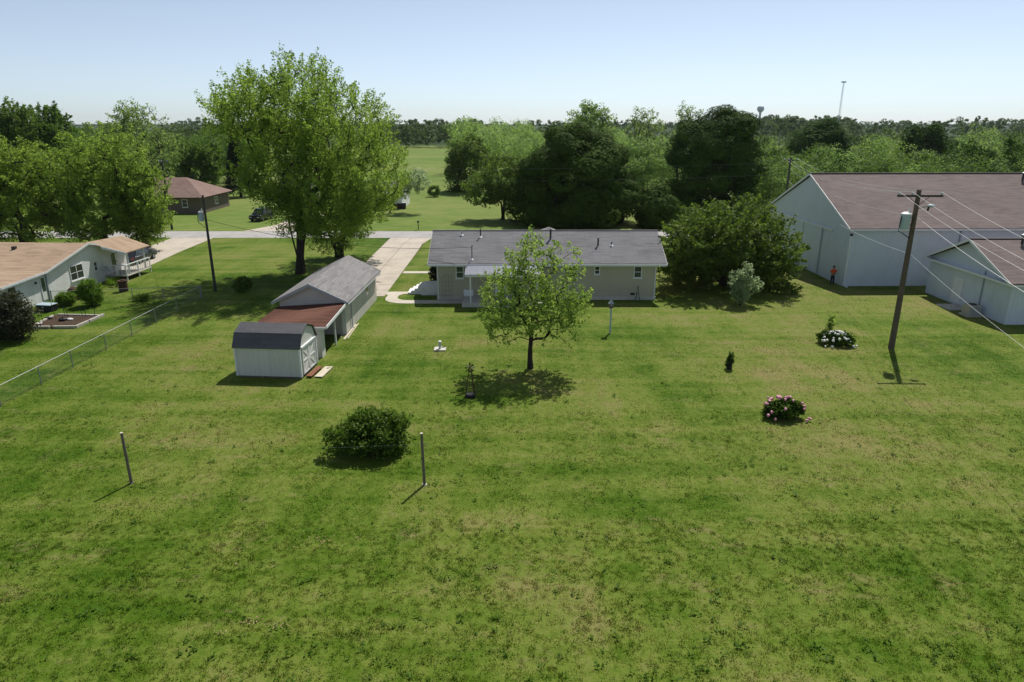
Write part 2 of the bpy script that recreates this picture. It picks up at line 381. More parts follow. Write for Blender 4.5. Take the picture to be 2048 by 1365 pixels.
def clump_leaves(C, D, nleaf, cr, flat, rng, up=.5, outw=.5, jit=.75, shell=.35, spray=0.0, rise=.6):
    n = len(C); k = int(nleaf)
    rs = cr * (.6 + .8 * rng.random((n, 1, 1)))
    q = rng.normal(size=(n, k, 3)); q /= np.linalg.norm(q, axis=2, keepdims=True)
    q *= (shell + (1 - shell) * rng.random((n, k, 1)) ** .5)
    off = q * rs; off[..., 2] *= flat
    if spray:                                     # shoots: leaves strung along a twig that points out and up
        d = D * .8 + np.array([0, 0, rise]) + rng.normal(size=D.shape) * .25; d /= np.linalg.norm(d, axis=1, keepdims=True)
        u = rng.random((n, k, 1)); off = off * (1.05 - .8 * u) + d[:, None, :] * (u - .35) * spray * (.6 + .8 * rng.random((n, 1, 1)))
    P = (C[:, None, :] + off).reshape(-1, 3)
    nn = q * outw * 1.0 + D[:, None, :] * .35 * outw + np.array([0, 0, up]) + rng.normal(size=(n, k, 3)) * jit
    return P, nn.reshape(-1, 3)

def skeleton(base, fork, C, rng, r0, droop=.12, lean=1.0):
    """limbs joining every clump to the trunk; thickness grows with what a limb carries"""
    nodes = [Vector(base)]; par = [-1]
    fork = [Vector(f) for f in fork]
    for f in fork:
        prev = 0
        for i in range(1, 5):
            p = Vector(base).lerp(f, i / 4) + Vector((rng.normal() * .04, rng.normal() * .04, 0)) * (f - Vector(base)).length * .25 * (i < 4)
            nodes.append(p); par.append(prev); prev = len(nodes) - 1
    order = np.argsort(np.linalg.norm(C - np.array(fork).mean(axis=0), axis=1))
    arr = np.array([tuple(v) for v in nodes]); lowz = .45 * min(f.z for f in fork)
    for i in order:
        c = C[i]; d = arr - c; dist = np.linalg.norm(d, axis=1)
        dirp = c - arr
        cost = dist + np.where(dirp[:, 2] < 0, -dirp[:, 2] * .9, 0)
        cost[arr[:, 2] < lowz] += 50
        j = int(np.argmin(cost)); a = Vector(arr[j]); b = Vector(c); L = (b - a).length
        m1 = a.lerp(b, .5) + Vector((rng.normal(), rng.normal(), rng.normal() - .1)) * L * .07 + Vector((0, 0, L * droop * .5))
        for q in ((m1, b) if L > .5 else (b,)):
            nodes.append(Vector(q)); par.append(j); j = len(nodes) - 1
            arr = np.vstack([arr, np.array([tuple(q)])])
    n = len(nodes); load = np.zeros(n); ch = [[] for _ in range(n)]
    for i in range(1, n): ch[par[i]].append(i)
    leafc = np.ones(n)
    for i in range(n - 1, 0, -1):
        load[i] += 1 if not ch[i] else 0
        load[par[i]] += load[i]
    rad = r0 * (load / load[0]) ** .43
    return nodes, par, rad, ch
def limb_mesh(nodes, par, rad, ch, rmin=.012, flare=1.35, n=7):
    mb = MB(); seen = set()
    def run(i, start):
        pts = [nodes[start]]; rr = [rad[i] if start else rad[0] * flare]
        cur = i
        while True:
            pts.append(nodes[cur]); rr.append(max(rad[cur], rmin)); 
            if not ch[cur]: break
            nx = max(ch[cur], key=lambda k: rad[k])
            for o in ch[cur]:
                if o != nx: stack.append((o, cur))
            cur = nx
        mb.tube(pts, rr, n if rr[0] > .05 else 4, False)
    stack = [(c, 0) for c in ch[0]]
    while stack:
        i, st = stack.pop(); run(i, st)
    return mb

def tree(name, label, loc, ells, ncl, nleaf, cr, lsize, leafm, barkm, r0, fork, seed, group=None, cat='tree', flat=.75, up=.5, outw=.5, jit=.75,
         inner=.35, rmin=.012, aspect=.62, droop=.12, shell=.35, tintk=.6, spray=0.0, rise=.6, fill=0):
    """ells, fork: metres from the trunk's foot"""
    rng = np.random.default_rng(seed)
    root = thing(name, label, cat, loc, 0, group)
    C, D = crown_clumps(ells, ncl, rng, inner)
    C[:, 2] = np.maximum(C[:, 2], .25)
    P, N = clump_leaves(C, D, nleaf, cr, flat, rng, up, outw, jit, shell, spray, rise)
    P[:, 2] = np.maximum(P[:, 2], .04)
    k = int(nleaf); tint = np.repeat(rng.random(len(C)), k) * tintk + (1 - tintk) * .5
    if fill:                                      # leaves of the inner crown, so that nothing shows through
        E3 = [(e[0], e[1], e[2], e[3] * .72, e[4] * .72, e[5] * .72) for e in ells]
        C3, D3 = crown_clumps(E3, fill, rng, .3); P3, N3 = clump_leaves(C3, D3, 60, cr * 1.3, .9, rng, up, outw, .8, .1)
        P3[:, 2] = np.maximum(P3[:, 2], .1); P = np.concatenate([P, P3]); N = np.concatenate([N, N3]); tint = np.concatenate([tint, np.full(len(P3), .3)])
    nodes, par, rad, ch = skeleton((0, 0, 0), fork, C, rng, r0, droop)
    limb_mesh(nodes, par, rad, ch, rmin).build('trunk', barkm, root, world=False, smooth=True)
    leaf_mesh('crown', P, N, lsize * (.6 + .8 * rng.random(len(P))), leafm, root, tint, seed + 1, aspect, None, fill > 0)
    return root

def window(root, o, u, n, w, h, glass='glass', frame='trim', double=False, mull=1):
    """sash window: frame (with its panes and sill) on the wall plane at o (lower left corner)"""
    t = .07
    f = MB().bbox(o, u, n, 0, w, .0, .05, 0, t).bbox(o, u, n, 0, w, .0, .05, h - t, h).bbox(o, u, n, 0, t, .0, .05, t, h - t).bbox(o, u, n, w - t, w, .0, .05, t, h - t)
    for k in range(1, mull): f.bbox(o, u, n, w * k / mull - t / 2, w * k / mull + t / 2, .0, .05, t, h - t)
    f.bbox(o, u, n, t, w - t, .0, .035, h / 2 - .022, h / 2 + .022)
    fo = f.build('window', M[frame], root)
    for k in range(mull):
        a0, a1 = w * k / mull + t * (1 if k == 0 else .5), w * (k + 1) / mull - t * (1 if k == mull - 1 else .5)
        for z0, z1 in ((t, h / 2 - .022), (h / 2 + .022, h - t)):
            MB().bbox(o, u, n, a0, a1, .004, .016, z0, z1).build('pane', M[glass], fo)
    MB().bbox(o, u, n, -.06, w + .06, .002, .11, -.06, -.004).build('sill', M[frame], fo)
    return fo

# ================================================================== setting: ground, road, drives
sheet('lawn', [(-6000, -300), (6000, -300), (6000, 9000), (-6000, 9000)], 0.0, M['lawn'])
sheet('woodland_floor', [(-5800, 468), (5800, 468), (5800, 8900), (-5800, 8900)], 0.012, M['soil_green'])
sheet('field', [(-300, 93.4), (45, 93.4), (300, 460), (-450, 460)], 0.006, M['field'])
sheet('road', [(-400, 87.2), (400, 87.2), (400, 92.8), (-400, 92.8)], 0.03, M['road'], None, .06)
# own drive: one slab after another, with open joints
dv = sheet('driveway', [(-15.45, 56.2), (-10.85, 56.2), (-10.75, 87.1), (-15.6, 87.1)], 0.012, M['soil'])
ys = [56.2, 60.6, 65.0, 69.4, 73.8, 78.2, 82.6, 87.1]
for a, b in zip(ys, ys[1:]):
    lx = lambda y: -15.4 - .15 * (y - 56) / 31
    rx = lambda y: -10.95 + (0.15 if y < 82 else .75 * (y - 82) / 5)
    for s0, s1 in ((0, .5), (.5, 1)):
        q = lambda y, s: lx(y) + (rx(y) - lx(y)) * s
        g = .02
        MB().prism([(q(a, s0) + g, a + g, .0), (q(a, s1) - g, a + g, .0), (q(b, s1) - g, b - g, .0), (q(b, s0) + g, b - g, .0)], (0, 0, .045)).build('slab', M['concrete'], dv, bevel=.01)
sheet('neighbour_drive', [(-42.6, 66.2), (-37.1, 66.2), (-37.9, 77.0), (-38.2, 87.1), (-43.4, 87.1)], 0.035, M['concrete'], None, .05)
sheet('far_drive', [(-36.5, 92.9), (-29.0, 92.9), (-29.6, 98), (-29.0, 112), (-33.5, 112), (-34.0, 99)], 0.035, M['concrete'], None, .05)
# garden path: strip from the drive, rounded bend, strip to the patio
pts = [(-10.9, 57.2), (-10.75, 57.9), (-8.4, 57.95), (-8.4, 57.2), (-9.3, 57.15), (-9.62, 56.6), (-9.66, 55.9), (-9.45, 55.3), (-9.05, 54.98), (-8.4, 54.9), (-4.0, 55.0), (-4.0, 53.95), (-8.6, 53.85), (-9.4, 53.95), (-10.1, 54.35), (-10.5, 54.95), (-10.62, 55.7), (-10.55, 56.5)]
sheet('garden_path', pts, 0.03, M['walk'], None, .06)
sheet('front_walk', [(-10.7, 65.55), (-7.2, 65.6), (-7.2, 66.55), (-10.7, 66.5)], 0.03, M['walk'], None, .06)

# ================================================================== main ranch house
def gable(axis, a0, a1, mid, half, ze, zr, th):
    pr = [(-half, ze), (0, zr), (half, ze), (half, ze - th), (0, zr - th), (-half, ze - th)]
    if axis == 'x': return [(a0, mid + b, z) for b, z in pr], (a1 - a0, 0, 0)
    return [(mid + b, a0, z) for b, z in pr][::-1], (0, a1 - a0, 0)
def body(axis, a0, a1, mid, half, zw, zr):
    pr = [(-half, 0), (half, 0), (half, zw), (0, zr), (-half, zw)]
    if axis == 'x': return [(a0, mid + b, z) for b, z in pr], (a1 - a0, 0, 0)
    return [(mid + b, a0, z) for b, z in pr][::-1], (0, a1 - a0, 0)

UX, UY = (1, 0, 0), (0, 1, 0); NS, NE = (0, -1, 0), (1, 0, 0)
h = thing('ranch_house', 'long cream ranch house with grey shingle roof behind the young yard tree', 'house', (2.85, 59.3, 0))
WY = 55.15; MID = 59.3; SL = (5.15 - 3.14) / 4.6
MB().prism(*body('x', -6.2, 11.87, MID, MID - WY, 3.14, 4.95)).build('wall', M['cream'], h)
MB().box(-6.24, 11.91, WY - .035, 63.49, 0, .28).build('foundation', M['pad'], h)
rf = MB().prism(*gable('x', -6.86, 12.62, MID, 4.6, 3.14, 5.15, .1)).build('roof', M['roof_grey'], h)
gz = atY(1100, 454, 61.4).z
MB().add([(2.0, 60.2, gz - .75), (4.6, 60.2, gz - .75), (4.6, 63.2, gz - .75), (2.0, 63.2, gz - .75), (3.3, 61.4, gz)], [(0, 1, 4), (1, 2, 4), (2, 3, 4), (3, 0, 4), (3, 2, 1, 0)]).build('front_gable', M['roof_grey_y'], rf)
MB().box(-6.9, 12.66, MID - .1, MID + .1, 5.12, 5.18).build('ridge_cap', M['roof_grey'], rf)
MB().box(-6.8, 12.56, 54.62, 54.70, 2.93, 3.08).build('gutter', M['trim'], h)
MB().box(-6.7, 12.5, 54.71, 55.14, 2.90, 2.96).build('soffit', M['trim'], h)
for x in (-6.1, 11.78):
    MB().bbox((x, WY, 0), UX, NS, -.04, .04, .01, .09, .1, 2.9).build('downspout', M['trim'], h)
for x0, x1, s in ((-6.88, -6.80, 1), (12.56, 12.64, 1)):
    MB().prism([(x0, 54.66, 2.95), (x0, 59.3, 4.97), (x0, 63.94, 2.95), (x0, 63.94, 3.10), (x0, 59.3, 5.12), (x0, 54.66, 3.10)], (x1 - x0, 0, 0)).build('rake_board', M['trim'], h)
def wx(px): return (px - 1024) / FPX * (WY * math.cos(PITCH) + 11.6 * math.sin(PITCH))
for a, b, z0, z1, g in ((911.5, 927.5, 1.82, 2.86, 'glass2'), (1188.6, 1200, 2.15, 2.86, 'glass'), (1267.5, 1284, 1.85, 2.86, 'glass'), (1128, 1156, 1.85, 2.86, 'glass')):
    window(h, (wx(a), WY, z0), UX, NS, wx(b) - wx(a), z1 - z0, g)
MB().bbox((wx(1263), WY, .42), UX, NS, 0, .36, .0, .03, 0, .18).build('crawl_vent', M['dark'], h)
# back door under the awning
d = MB().bbox((-1.4, WY, .38), UX, NS, 0, .95, .0, .05, 0, 2.05).build('door', M['trim'], h)
MB().bbox((-1.4, WY, .38), UX, NS, .14, .81, .052, .06, .95, 1.9).build('pane', M['glass'], d)
MB().bbox((-1.4, WY, .38), UX, NS, .84, .9, .052, .10, .9, .98).build('handle', M['dark'], d)
# awning: metal panels on a frame, posts on the raised patio
aw = MB().box(-3.72, 2.3, 52.82, 52.90, 2.44, 2.58)
aw.box(-3.72, 2.3, 54.9, 54.98, 2.86, 2.98); aw = aw.build('awning', M['trim'], h)
for k in range(12):
    x0 = -3.74 + k * .503; z = lambda y: 2.6 + (y - 52.78) * .205
    MB().prism([(x0, 52.78, z(52.78)), (x0 + .46, 52.78, z(52.78)), (x0 + .46, 55.12, z(55.12)), (x0, 55.12, z(55.12))], (0, 0, .03)).prism(
        [(x0 + .46, 52.78, z(52.78)), (x0 + .502, 52.78, z(52.78)), (x0 + .502, 55.12, z(55.12)), (x0 + .46, 55.12, z(55.12))], (0, 0, .055)).build('panel', M['awning'], aw)
for x in (-3.3, -.4, 2.0):
    MB().box(x - .05, x + .05, 52.84, 52.94, .36, 2.46).build('awning_post', M['trim'], h)
MB().box(-4.0, 2.6, 52.7, 55.1, 0.0, .35).build('patio', M['pad'], h, bevel=.02)
MB().box(-4.0, -3.2, 54.95, 55.1, .36, .9).build('lattice_board', M['trim'], h)
# side porch and steps
MB().box(-7.75, -6.25, 56.7, 59.1, 0, .72).build('porch', M['step'], h, bevel=.02)
for k in range(4):
    MB().box(-8.95 + k * .3, -7.77, 57.05, 58.75, .0 + k * .17, .165 + k * .17).build('step', M['step'], h, bevel=.01)
# pipes on the roof
def onroof(px, py):
    d = ray(px, py); A = 3.14 - 54.7 * SL         # z = A + SL*y
    t = (A - CAM_H) / (d[2] - SL * d[1]); return Vector((d[0] * t, d[1] * t, CAM_H + d[2] * t))
def vent(px, py, hgt, r, mat, white):
    p = onroof(px, py)
    v = MB().tube([p - Vector((0, 0, .1)), p + Vector((0, 0, hgt))], r, 10).tube([p + Vector((0, 0, hgt)), p + Vector((0, 0, hgt + .05))], r * 1.5, 10).build('vent_pipe', M[mat], h, smooth=True)
    if white: MB().tube([p - Vector((0, 0, .06)), p + Vector((0, 0, .08))], [.2, r * 1.1], 10).build('flashing', M['trim'], v)
vent(924, 470, .28, .05, 'steel', True); vent(961, 474, .62, .05, 'dark', True); vent(1101, 478, .75, .08, 'dark', False)
vent(1196, 491, .55, .07, 'dark', False); vent(1223, 491, .22, .05, 'dark', True)
mast = onroof(944, 519)
mst = MB().tube([mast - Vector((0, 0, .2)), mast + Vector((0, 0, 1.05))], .035, 8).tube([mast + Vector((0, 0, 1.05)), mast + Vector((.05, -.1, 1.12))], .05, 8).build('service_mast', M['dark'], h)
MB().tube([mast - Vector((0, 0, .06)), mast + Vector((0, 0, .08))], [.18, .05], 10).build('flashing', M['trim'], mst)
MAST_TOP = mast + Vector((0, 0, 1.0))

# things by the house wall
t = thing('trellis', 'dark wire trellis with arched top against the cream house wall', 'trellis', (-5.35, 55.0, 0))
tr = MB()
for dx in (-.4, -.13, .13, .4): tr.tube([(-5.35 + dx, 55.03, 0), (-5.35 + dx, 55.03, 1.75 if abs(dx) > .3 else 2.1)], .006, 5)
for z in (.4, .8, 1.2, 1.6): tr.tube([(-5.75, 55.03, z), (-4.95, 55.03, z)], .005, 5)
tr.build('grid', M['dark'], t)
MB().tube([(-5.35 - .4 * math.cos(a), 55.03, 1.75 + .4 * math.sin(a)) for a in np.linspace(0, math.pi, 11)], .008, 5).build('arch', M['dark'], t)
ob = thing('garden_obelisk', 'slim green metal garden obelisk on the lawn at the right end of the cream wall', 'obelisk', (10.3, 54.45, 0))
o_ = MB()
for a in range(4):
    c, s_ = math.cos(a * math.pi / 2 + .7), math.sin(a * math.pi / 2 + .7)
    o_.tube([(10.3 + .26 * c, 54.45 + .26 * s_, 0), (10.3 + .02 * c, 54.45 + .02 * s_, 1.25)], .018, 5)
o_.build('leg', M['green_metal'], ob)
for z in (.35, .7):
    r = .26 * (1 - z / 1.3)
    MB().tube([(10.3 + r * math.cos(a), 54.45 + r * math.sin(a), z) for a in np.linspace(0, 2 * math.pi, 13)], .014, 5).build('ring', M['green_metal'], ob)
MB().ball((10.3, 54.45, 1.3), .06).build('finial', M['green_metal'], ob)

# ================================================================== garage with lean-to, gambrel shed
g = thing('garage', 'grey roofed gable garage beside the concrete driveway', 'garage', (-13.75, 45.4, 0), R(-1.6))
G = lambda mb, name, mat, par=None, **k: mb.build(name, M[mat], par or g, world=False, **k)
# local frame: x across (centre 0), y away from the camera (near gable wall at 0)
G(MB().prism(*body('y', 0, 9.9, 0, 2.22, 2.42, 3.45)), 'wall', 'garagew')
G(MB().prism(*gable('y', -.35, 10.2, 0, 2.62, 2.42, 3.68, .09)), 'roof', 'roof_grey_y')
for s in (-1, 1):
    G(MB().box(s * 2.62 - (.04 if s > 0 else 0), s * 2.62 + (.0 if s > 0 else .04), -.3, 10.15, 2.20, 2.325), 'fascia', 'trim')
    G(MB().prism([(0, -.39, 3.68), (s * 2.66, -.39, 2.40), (s * 2.66, -.39, 2.22), (0, -.39, 3.46)][::s], (0, .036, 0)), 'rake_board', 'trim_grey')
G(MB().box(2.0, 2.3, -.03, .0, .0, 2.3), 'corner_board', 'trim')
dsp = G(MB().tube([(2.3, 1.55, 2.3), (2.3, 1.55, .12), (2.45, 1.55, .05)], .04, 6), 'downspout', 'trim_grey')
def gwin(y, z, w, hh):
    f = MB().box(2.222, 2.25, y, y + w, z, z + hh); f = G(f, 'window', 'trim')
    G(MB().box(2.252, 2.258, y + .06, y + w - .06, z + .06, z + hh - .06), 'pane', 'glass', f)
gwin(6.3, 1.15, .7, .75)
# lean-to: shallow red roof, open on the right, posts, panel walls
lt = lambda x, y: (2.02 if x > 0 else 1.94) + (y + 5.05) / 5.03 * (.26 if x > 0 else .02)
lr = G(MB().prism([(-2.30, -5.05, lt(-1, -5.05)), (2.42, -5.05, lt(1, -5.05)), (2.42, -.02, lt(1, -.02)), (-2.30, -.02, lt(-1, -.02))], (0, 0, .03)), 'lean_to_roof', 'roof_red')
for k in range(18):
    y0, y1 = -5.08 + k * .28, -5.08 + k * .28 + .30; y1 = min(y1, -.03)
    G(MB().add([(x, y, lt(x, y) + dz) for dz in (.032, .0) for x, y in ()] + [(-2.31, y0, lt(-1, y0) + .062), (2.43, y0, lt(1, y0) + .062), (2.43, y1, lt(1, y1) + .036), (-2.31, y1, lt(-1, y1) + .036), (-2.31, y0, lt(-1, y0) + .032), (2.43, y0, lt(1, y0) + .032)], [(0, 1, 2, 3), (4, 5, 1, 0), (4, 0, 3), (5, 2, 1)]), 'shingle_course', 'roof_red', lr)
G(MB().prism([(-2.32, -5.15, 1.84), (2.44, -5.15, 1.92), (2.44, -5.15, 2.06), (-2.32, -5.15, 1.98)], (0, .05, 0)), 'fascia', 'trim')
G(MB().prism([(2.435, -5.05, 1.92), (2.435, -.02, 2.18), (2.435, -.02, 2.36), (2.435, -5.05, 2.10)], (.045, 0, 0)), 'fascia', 'trim')
G(MB().box(-2.25, 2.0, -4.95, -4.88, 0, 1.92), 'lean_to_wall', 'shedw')
G(MB().box(-2.25, -2.18, -4.87, -.02, 0, 1.93), 'lean_to_wall', 'shedw')
G(MB().box(2.0, 2.06, -5.0, -4.3, 0, 2.0), 'lean_to_wall', 'shedw')
for y in (-2.35,): G(MB().box(2.1, 2.2, y, y + .1, 0, 2.13), 'lean_to_post', 'trim')
G(MB().box(-2.1, .2, -4.5, -1.0, .02, .9), 'stored_pile', 'dark')

s = thing('garden_shed', 'white gambrel shed with black roof side and cross braced doors', 'shed', (-13.85, 38.1, 0), R(-4.5))
S = lambda mb, name, mat, par=None, **k: mb.build(name, M[mat], par or s, world=False, **k)
W2, D2 = 1.90, 1.28
prof = [(-D2, .12), (D2, .12), (D2, 1.82), (D2 - .38, 2.52), (0, 2.86), (-D2 + .38, 2.52), (-D2, 1.82)]
S(MB().prism([(-W2, y, z) for y, z in prof], (2 * W2, 0, 0)), 'wall', 'shedw')
e = .055
rp = [(-D2 - .1, 1.80), (-D2 + .36, 2.56), (0, 2.915), (D2 - .36, 2.56), (D2 + .1, 1.80)]
for a, b in zip(rp, rp[1:]):
    S(MB().prism([(-W2 - .1, a[0], a[1]), (-W2 - .1, b[0], b[1]), (-W2 - .1, b[0], b[1] + e), (-W2 - .1, a[0], a[1] + e)], (2 * W2 + .2, 0, 0)), 'roof', 'roof_shed')
S(MB().box(-W2 + .05, W2 - .05, -D2 + .05, D2 - .05, 0, .118), 'skid', 'wood_old')
for sx, sy in ((1, -1), (1, 1), (-1, -1)):
    S(MB().box(sx * W2 - .05, sx * W2 + .05, sy * D2 - .05, sy * D2 + .05, .12, 1.82), 'corner_board', 'trim')
for k, (a, b) in enumerate(((-.98, -.01), (.01, .98))):
    X = W2 + .003
    dr = S(MB().box(X, X + .03, a, b, .18, 1.74), 'door', 'shedw')
    f = .085; q = X + .032
    S(MB().box(q, q + .022, a, a + f, .18, 1.74), 'stile', 'trim', dr); S(MB().box(q, q + .022, b - f, b, .18, 1.74), 'stile', 'trim', dr)
    for z in (.18, .92, 1.655): S(MB().box(q, q + .022, a + f, b - f, z, z + .085), 'rail', 'trim', dr)
    zz = ((.265, .92), (1.005, 1.655))
    for (z0, z1), up in zip(zz, ((k == 1), (k == 0))):
        y0, y1 = a + f, b - f
        p0, p1 = ((y0, z1), (y1, z0)) if up else ((y0, z0), (y1, z1))
        dy, dz = p1[0] - p0[0], p1[1] - p0[1]; L = math.hypot(dy, dz); ny, nz = -dz / L * .04, dy / L * .04
        S(MB().prism([(q, p0[0] + ny, p0[1] + nz), (q, p1[0] + ny, p1[1] + nz), (q, p1[0] - ny, p1[1] - nz), (q, p0[0] - ny, p0[1] - nz)], (.02, 0, 0)), 'brace', 'trim', dr)
S(MB().box(W2 + .003, W2 + .10, -1.1, 1.1, 1.78, 1.86), 'door_header', 'trim')
# ramp planks and loose boards
t = thing('plank', 'red brown plank lying at the shed door', 'plank', (-11.45, 37.75, 0), R(-6)); MB().box(-.32, .02, -.95, .75, .10, .14).build('board', M['plank_red'], t, world=False)
MB().box(-.32, .02, -.6, -.5, 0, .099).build('batten', M['plank_red'], t, world=False); MB().box(-.32, .02, .4, .5, 0, .099).build('batten', M['plank_red'], t, world=False)
t = thing('plank', 'wide pale plank lying outside the red brown one at the shed door', 'plank', (-11.05, 37.8, 0), R(-6)); MB().box(-.25, .22, -.95, .8, .05, .09).build('board', M['plank'], t, world=False)
MB().box(-.25, .22, -.6, -.5, 0, .049).build('batten', M['plank'], t, world=False); MB().box(-.25, .22, .4, .5, 0, .049).build('batten', M['plank'], t, world=False)
for (px, py, qx, qy, w, lab) in ((681, 676, 700, 656, .1, 'short pale board on the grass nearest the garage wall'), (688, 680, 712, 650, .14, 'long pale board on the grass beside the garage'), (695, 678, 717, 648, .07, 'thin pale lath farthest out from the garage wall')):
    a, b = at(px, py), at(qx, qy); dd = (b - a); L = dd.length
    t = thing('board', lab, 'board', a, math.atan2(dd.y, dd.x)); MB().box(0, L, -w / 2, w / 2, .012, .045).build('timber', M['plank'], t, world=False, bevel=.004)
    MB().box(L * .3, L * .36, -w / 2, w / 2, 0, .0118).build('batten', M['plank'], t, world=False)

# ================================================================== white barn and outbuilding on the right
b = thing('barn', 'large white metal barn with brown shingle roof behind the utility pole', 'barn', (29.75, 60.15, 0), R(1.2))
B = lambda mb, name, mat, par=None, **k: mb.build(name, M[mat], par or b, world=False, **k)
L_, DP = 34.0, 18.2
B(MB().prism(*body('x', 0, L_, DP / 2, DP / 2, 5.15, 9.0)), 'wall', 'barn')
B(MB().prism(*gable('x', -.15, L_ + .15, DP / 2, DP / 2 + .28, 5.22, 9.28, .12)), 'roof', 'roof_brown')
B(MB().box(-.2, L_, DP / 2 - .14, DP / 2 + .14, 9.25, 9.34), 'ridge_cap', 'brown_trim')
B(MB().box(-.14, L_ + .1, -.33, -.285, 5.0, 5.16), 'gutter', 'trim')
B(MB().prism([(-.2, -.3, 5.0), (-.2, DP / 2, 9.12), (-.2, DP + .3, 5.0), (-.2, DP + .3, 5.2), (-.2, DP / 2, 9.32), (-.2, -.3, 5.2)], (.045, 0, 0)), 'rake_board', 'trim')
for x in (.12, 9.9, 18.5, 26):
    B(MB().bbox((x, 0, 0), UX, NS, -.06, .06, .005, .11, .06, 5.0), 'downspout', 'trim_grey' if x > 1 else 'trim')
B(MB().bbox((.12, 0, 0), UX, NS, -.06, .06, .11, .7, .02, .1), 'splash_spout', 'trim')
for y0, y1 in ((5.0, 9.0), (9.05, 13.0)):
    dr = B(MB().box(-.09, -.03, y0, y1, .1, 4.5), 'sliding_door', 'barn')
    B(MB().box(-.115, -.092, y0, y0 + .08, .1, 4.5), 'stile', 'trim_grey', dr)
B(MB().box(-.14, -.004, 3.0, 15, 4.52, 4.68), 'door_track', 'trim')
lampb = B(MB().box(.05, .2, -.24, -.006, 4.55, 4.75), 'wall_lamp', 'dark')
def bvent(par, fn, p, hh, r, cap):
    v = fn(MB().tube([(p[0], p[1], p[2] - .3), (p[0], p[1], p[2] + hh)], r, 12), 'vent_pipe', 'dark', None, smooth=True)
    fn(MB().tube([(p[0], p[1], p[2] + hh), (p[0], p[1], p[2] + hh + .12), (p[0], p[1], p[2] + hh + .2)], [r * 1.9, r * 1.9, r * .4], 12), 'cap', 'steel', v, smooth=True)
bvent(b, B, (20.2, 7.6, 8.6), .7, .1, True)

o = thing('outbuilding', 'smaller white gabled outbuilding with brown roof at the right edge', 'outbuilding', (35.9, 47.8, 0), R(0.0))
O = lambda mb, name, mat, par=None, **k: mb.build(name, M[mat], par or o, world=False, **k)
O(MB().prism(*body('x', 0, 15, 5.0, 5.0, 3.2, 5.25)), 'wall', 'barn')
O(MB().prism(*gable('x', -.45, 15.4, 5.0, 5.4, 3.14, 5.48, .1)), 'roof', 'roof_brown')
O(MB().box(-.47, 15.4, 4.88, 5.12, 5.455, 5.52), 'ridge_cap', 'brown_trim')
O(MB().prism([(-.49, -.42, 2.93), (-.49, 5, 5.28), (-.49, 10.42, 2.93), (-.49, 10.42, 3.13), (-.49, 5, 5.48), (-.49, -.42, 3.13)], (.038, 0, 0)), 'rake_board', 'trim')
O(MB().box(-.44, 15, -.44, -.405, 2.9, 3.03), 'gutter', 'trim')
O(MB().prism([(-.44, -.38, 2.92), (-.44, 0, 3.06), (-.44, 10, 3.06), (-.44, 10.38, 2.92)], (.43, 0, .0)), 'soffit', 'trim')
O(MB().tube([(-.06, 3.0, .6), (-.06, 3.0, 3.35)], .05, 8), 'conduit', 'trim_grey')
O(MB().box(-.03, -.004, 5.3, 6.5, .15, 2.2), 'door', 'trim')
O(MB().box(-.02, -.004, 2.0, 9.0, 2.77, 2.80), 'trim_band', 'barn')
for x in (1.4,):
    f = O(MB().box(x, x + .9, -.05, -.003, 1.1, 2.1), 'window', 'trim'); O(MB().box(x + .07, x + .83, -.06, -.052, 1.17, 2.03), 'pane', 'glass', f)
bvent(o, O, (3.2, 4.3, 5.15), .62, .1, True)
sheet_ = thing('concrete_pad', 'pale concrete pad behind the cooling unit at the outbuilding wall', 'concrete pad', (34.9, 52.6, 0))
MB().box(34.3, 35.8, 51.7, 53.5, -.05, .1).build('slab', M['pad'], sheet_, bevel=.02)
MB().box(34.9, 35.3, 52.3, 52.7, .101, .16).build('cover', M['pad'], sheet_)
ac = thing('cooling_unit', 'beige box shaped cooling unit beside the white outbuilding', 'air conditioner', (35.05, 50.35, 0))
MB().box(34.6, 35.5, 49.9, 50.8, .08, .86).build('case', M['ac'], ac, bevel=.03)
MB().lathe([(.3, .862), (.3, .90), (.26, .91)], (35.05, 50.35, 0), 14).build('fan_grille', M['dark'], ac)
MB().box(34.5, 35.6, 49.8, 50.9, 0, .078).build('base_slab', M['pad'], ac)
for k in range(7): MB().box(34.66, 35.44, 49.885, 49.897, .18 + k * .09, .22 + k * .09).build('slat', M['trim_grey'], ac)

# ================================================================== neighbour's white house (left)
n = thing('neighbour_house', 'white house with tan shingle roof, cut off by the left edge', 'house', (-38.0, 60.5, 0), R(-2.5))
Nn = lambda mb, name, mat, par=None, **k: mb.build(name, M[mat], par or n, world=False, **k)
# local frame: gable wall plane x = 0, main ridge runs to -x at y = 0
Nn(MB().prism([(-16, -5.6, 0), (-16, 5.6, 0), (-16, 5.6, 2.5), (-16, 0, 3.72), (-16, -5.6, 2.42)][::1], (16, 0, 0)), 'wall', 'white_lap')
Nn(MB().box(-16, -.03, -10.6, -5.603, 0, 2.30), 'wall', 'white_lap')
Nn(MB().prism([(-16.3, -5.75, 2.50), (-16.3, 0, 3.86), (-16.3, 5.9, 2.50), (-16.3, 5.9, 2.40), (-16.3, 0, 3.76), (-16.3, -5.75, 2.40)], (16.6, 0, 0)), 'roof', 'roof_tan')
Nn(MB().prism([(-16.3, -11.0, 2.30), (-16.3, -5.752, 2.50), (-16.3, -5.752, 2.40), (-16.3, -11.0, 2.20)], (16.6, 0, 0)), 'roof', 'roof_tan')
Nn(MB().prism([(.302, -11.0, 2.12), (.302, -5.75, 2.34), (.302, 0, 3.70), (.302, 5.9, 2.34), (.302, 5.9, 2.5), (.302, 0, 3.86), (.302, -5.75, 2.5), (.302, -11.0, 2.3)], (.035, 0, 0)), 'rake_board', 'trim')
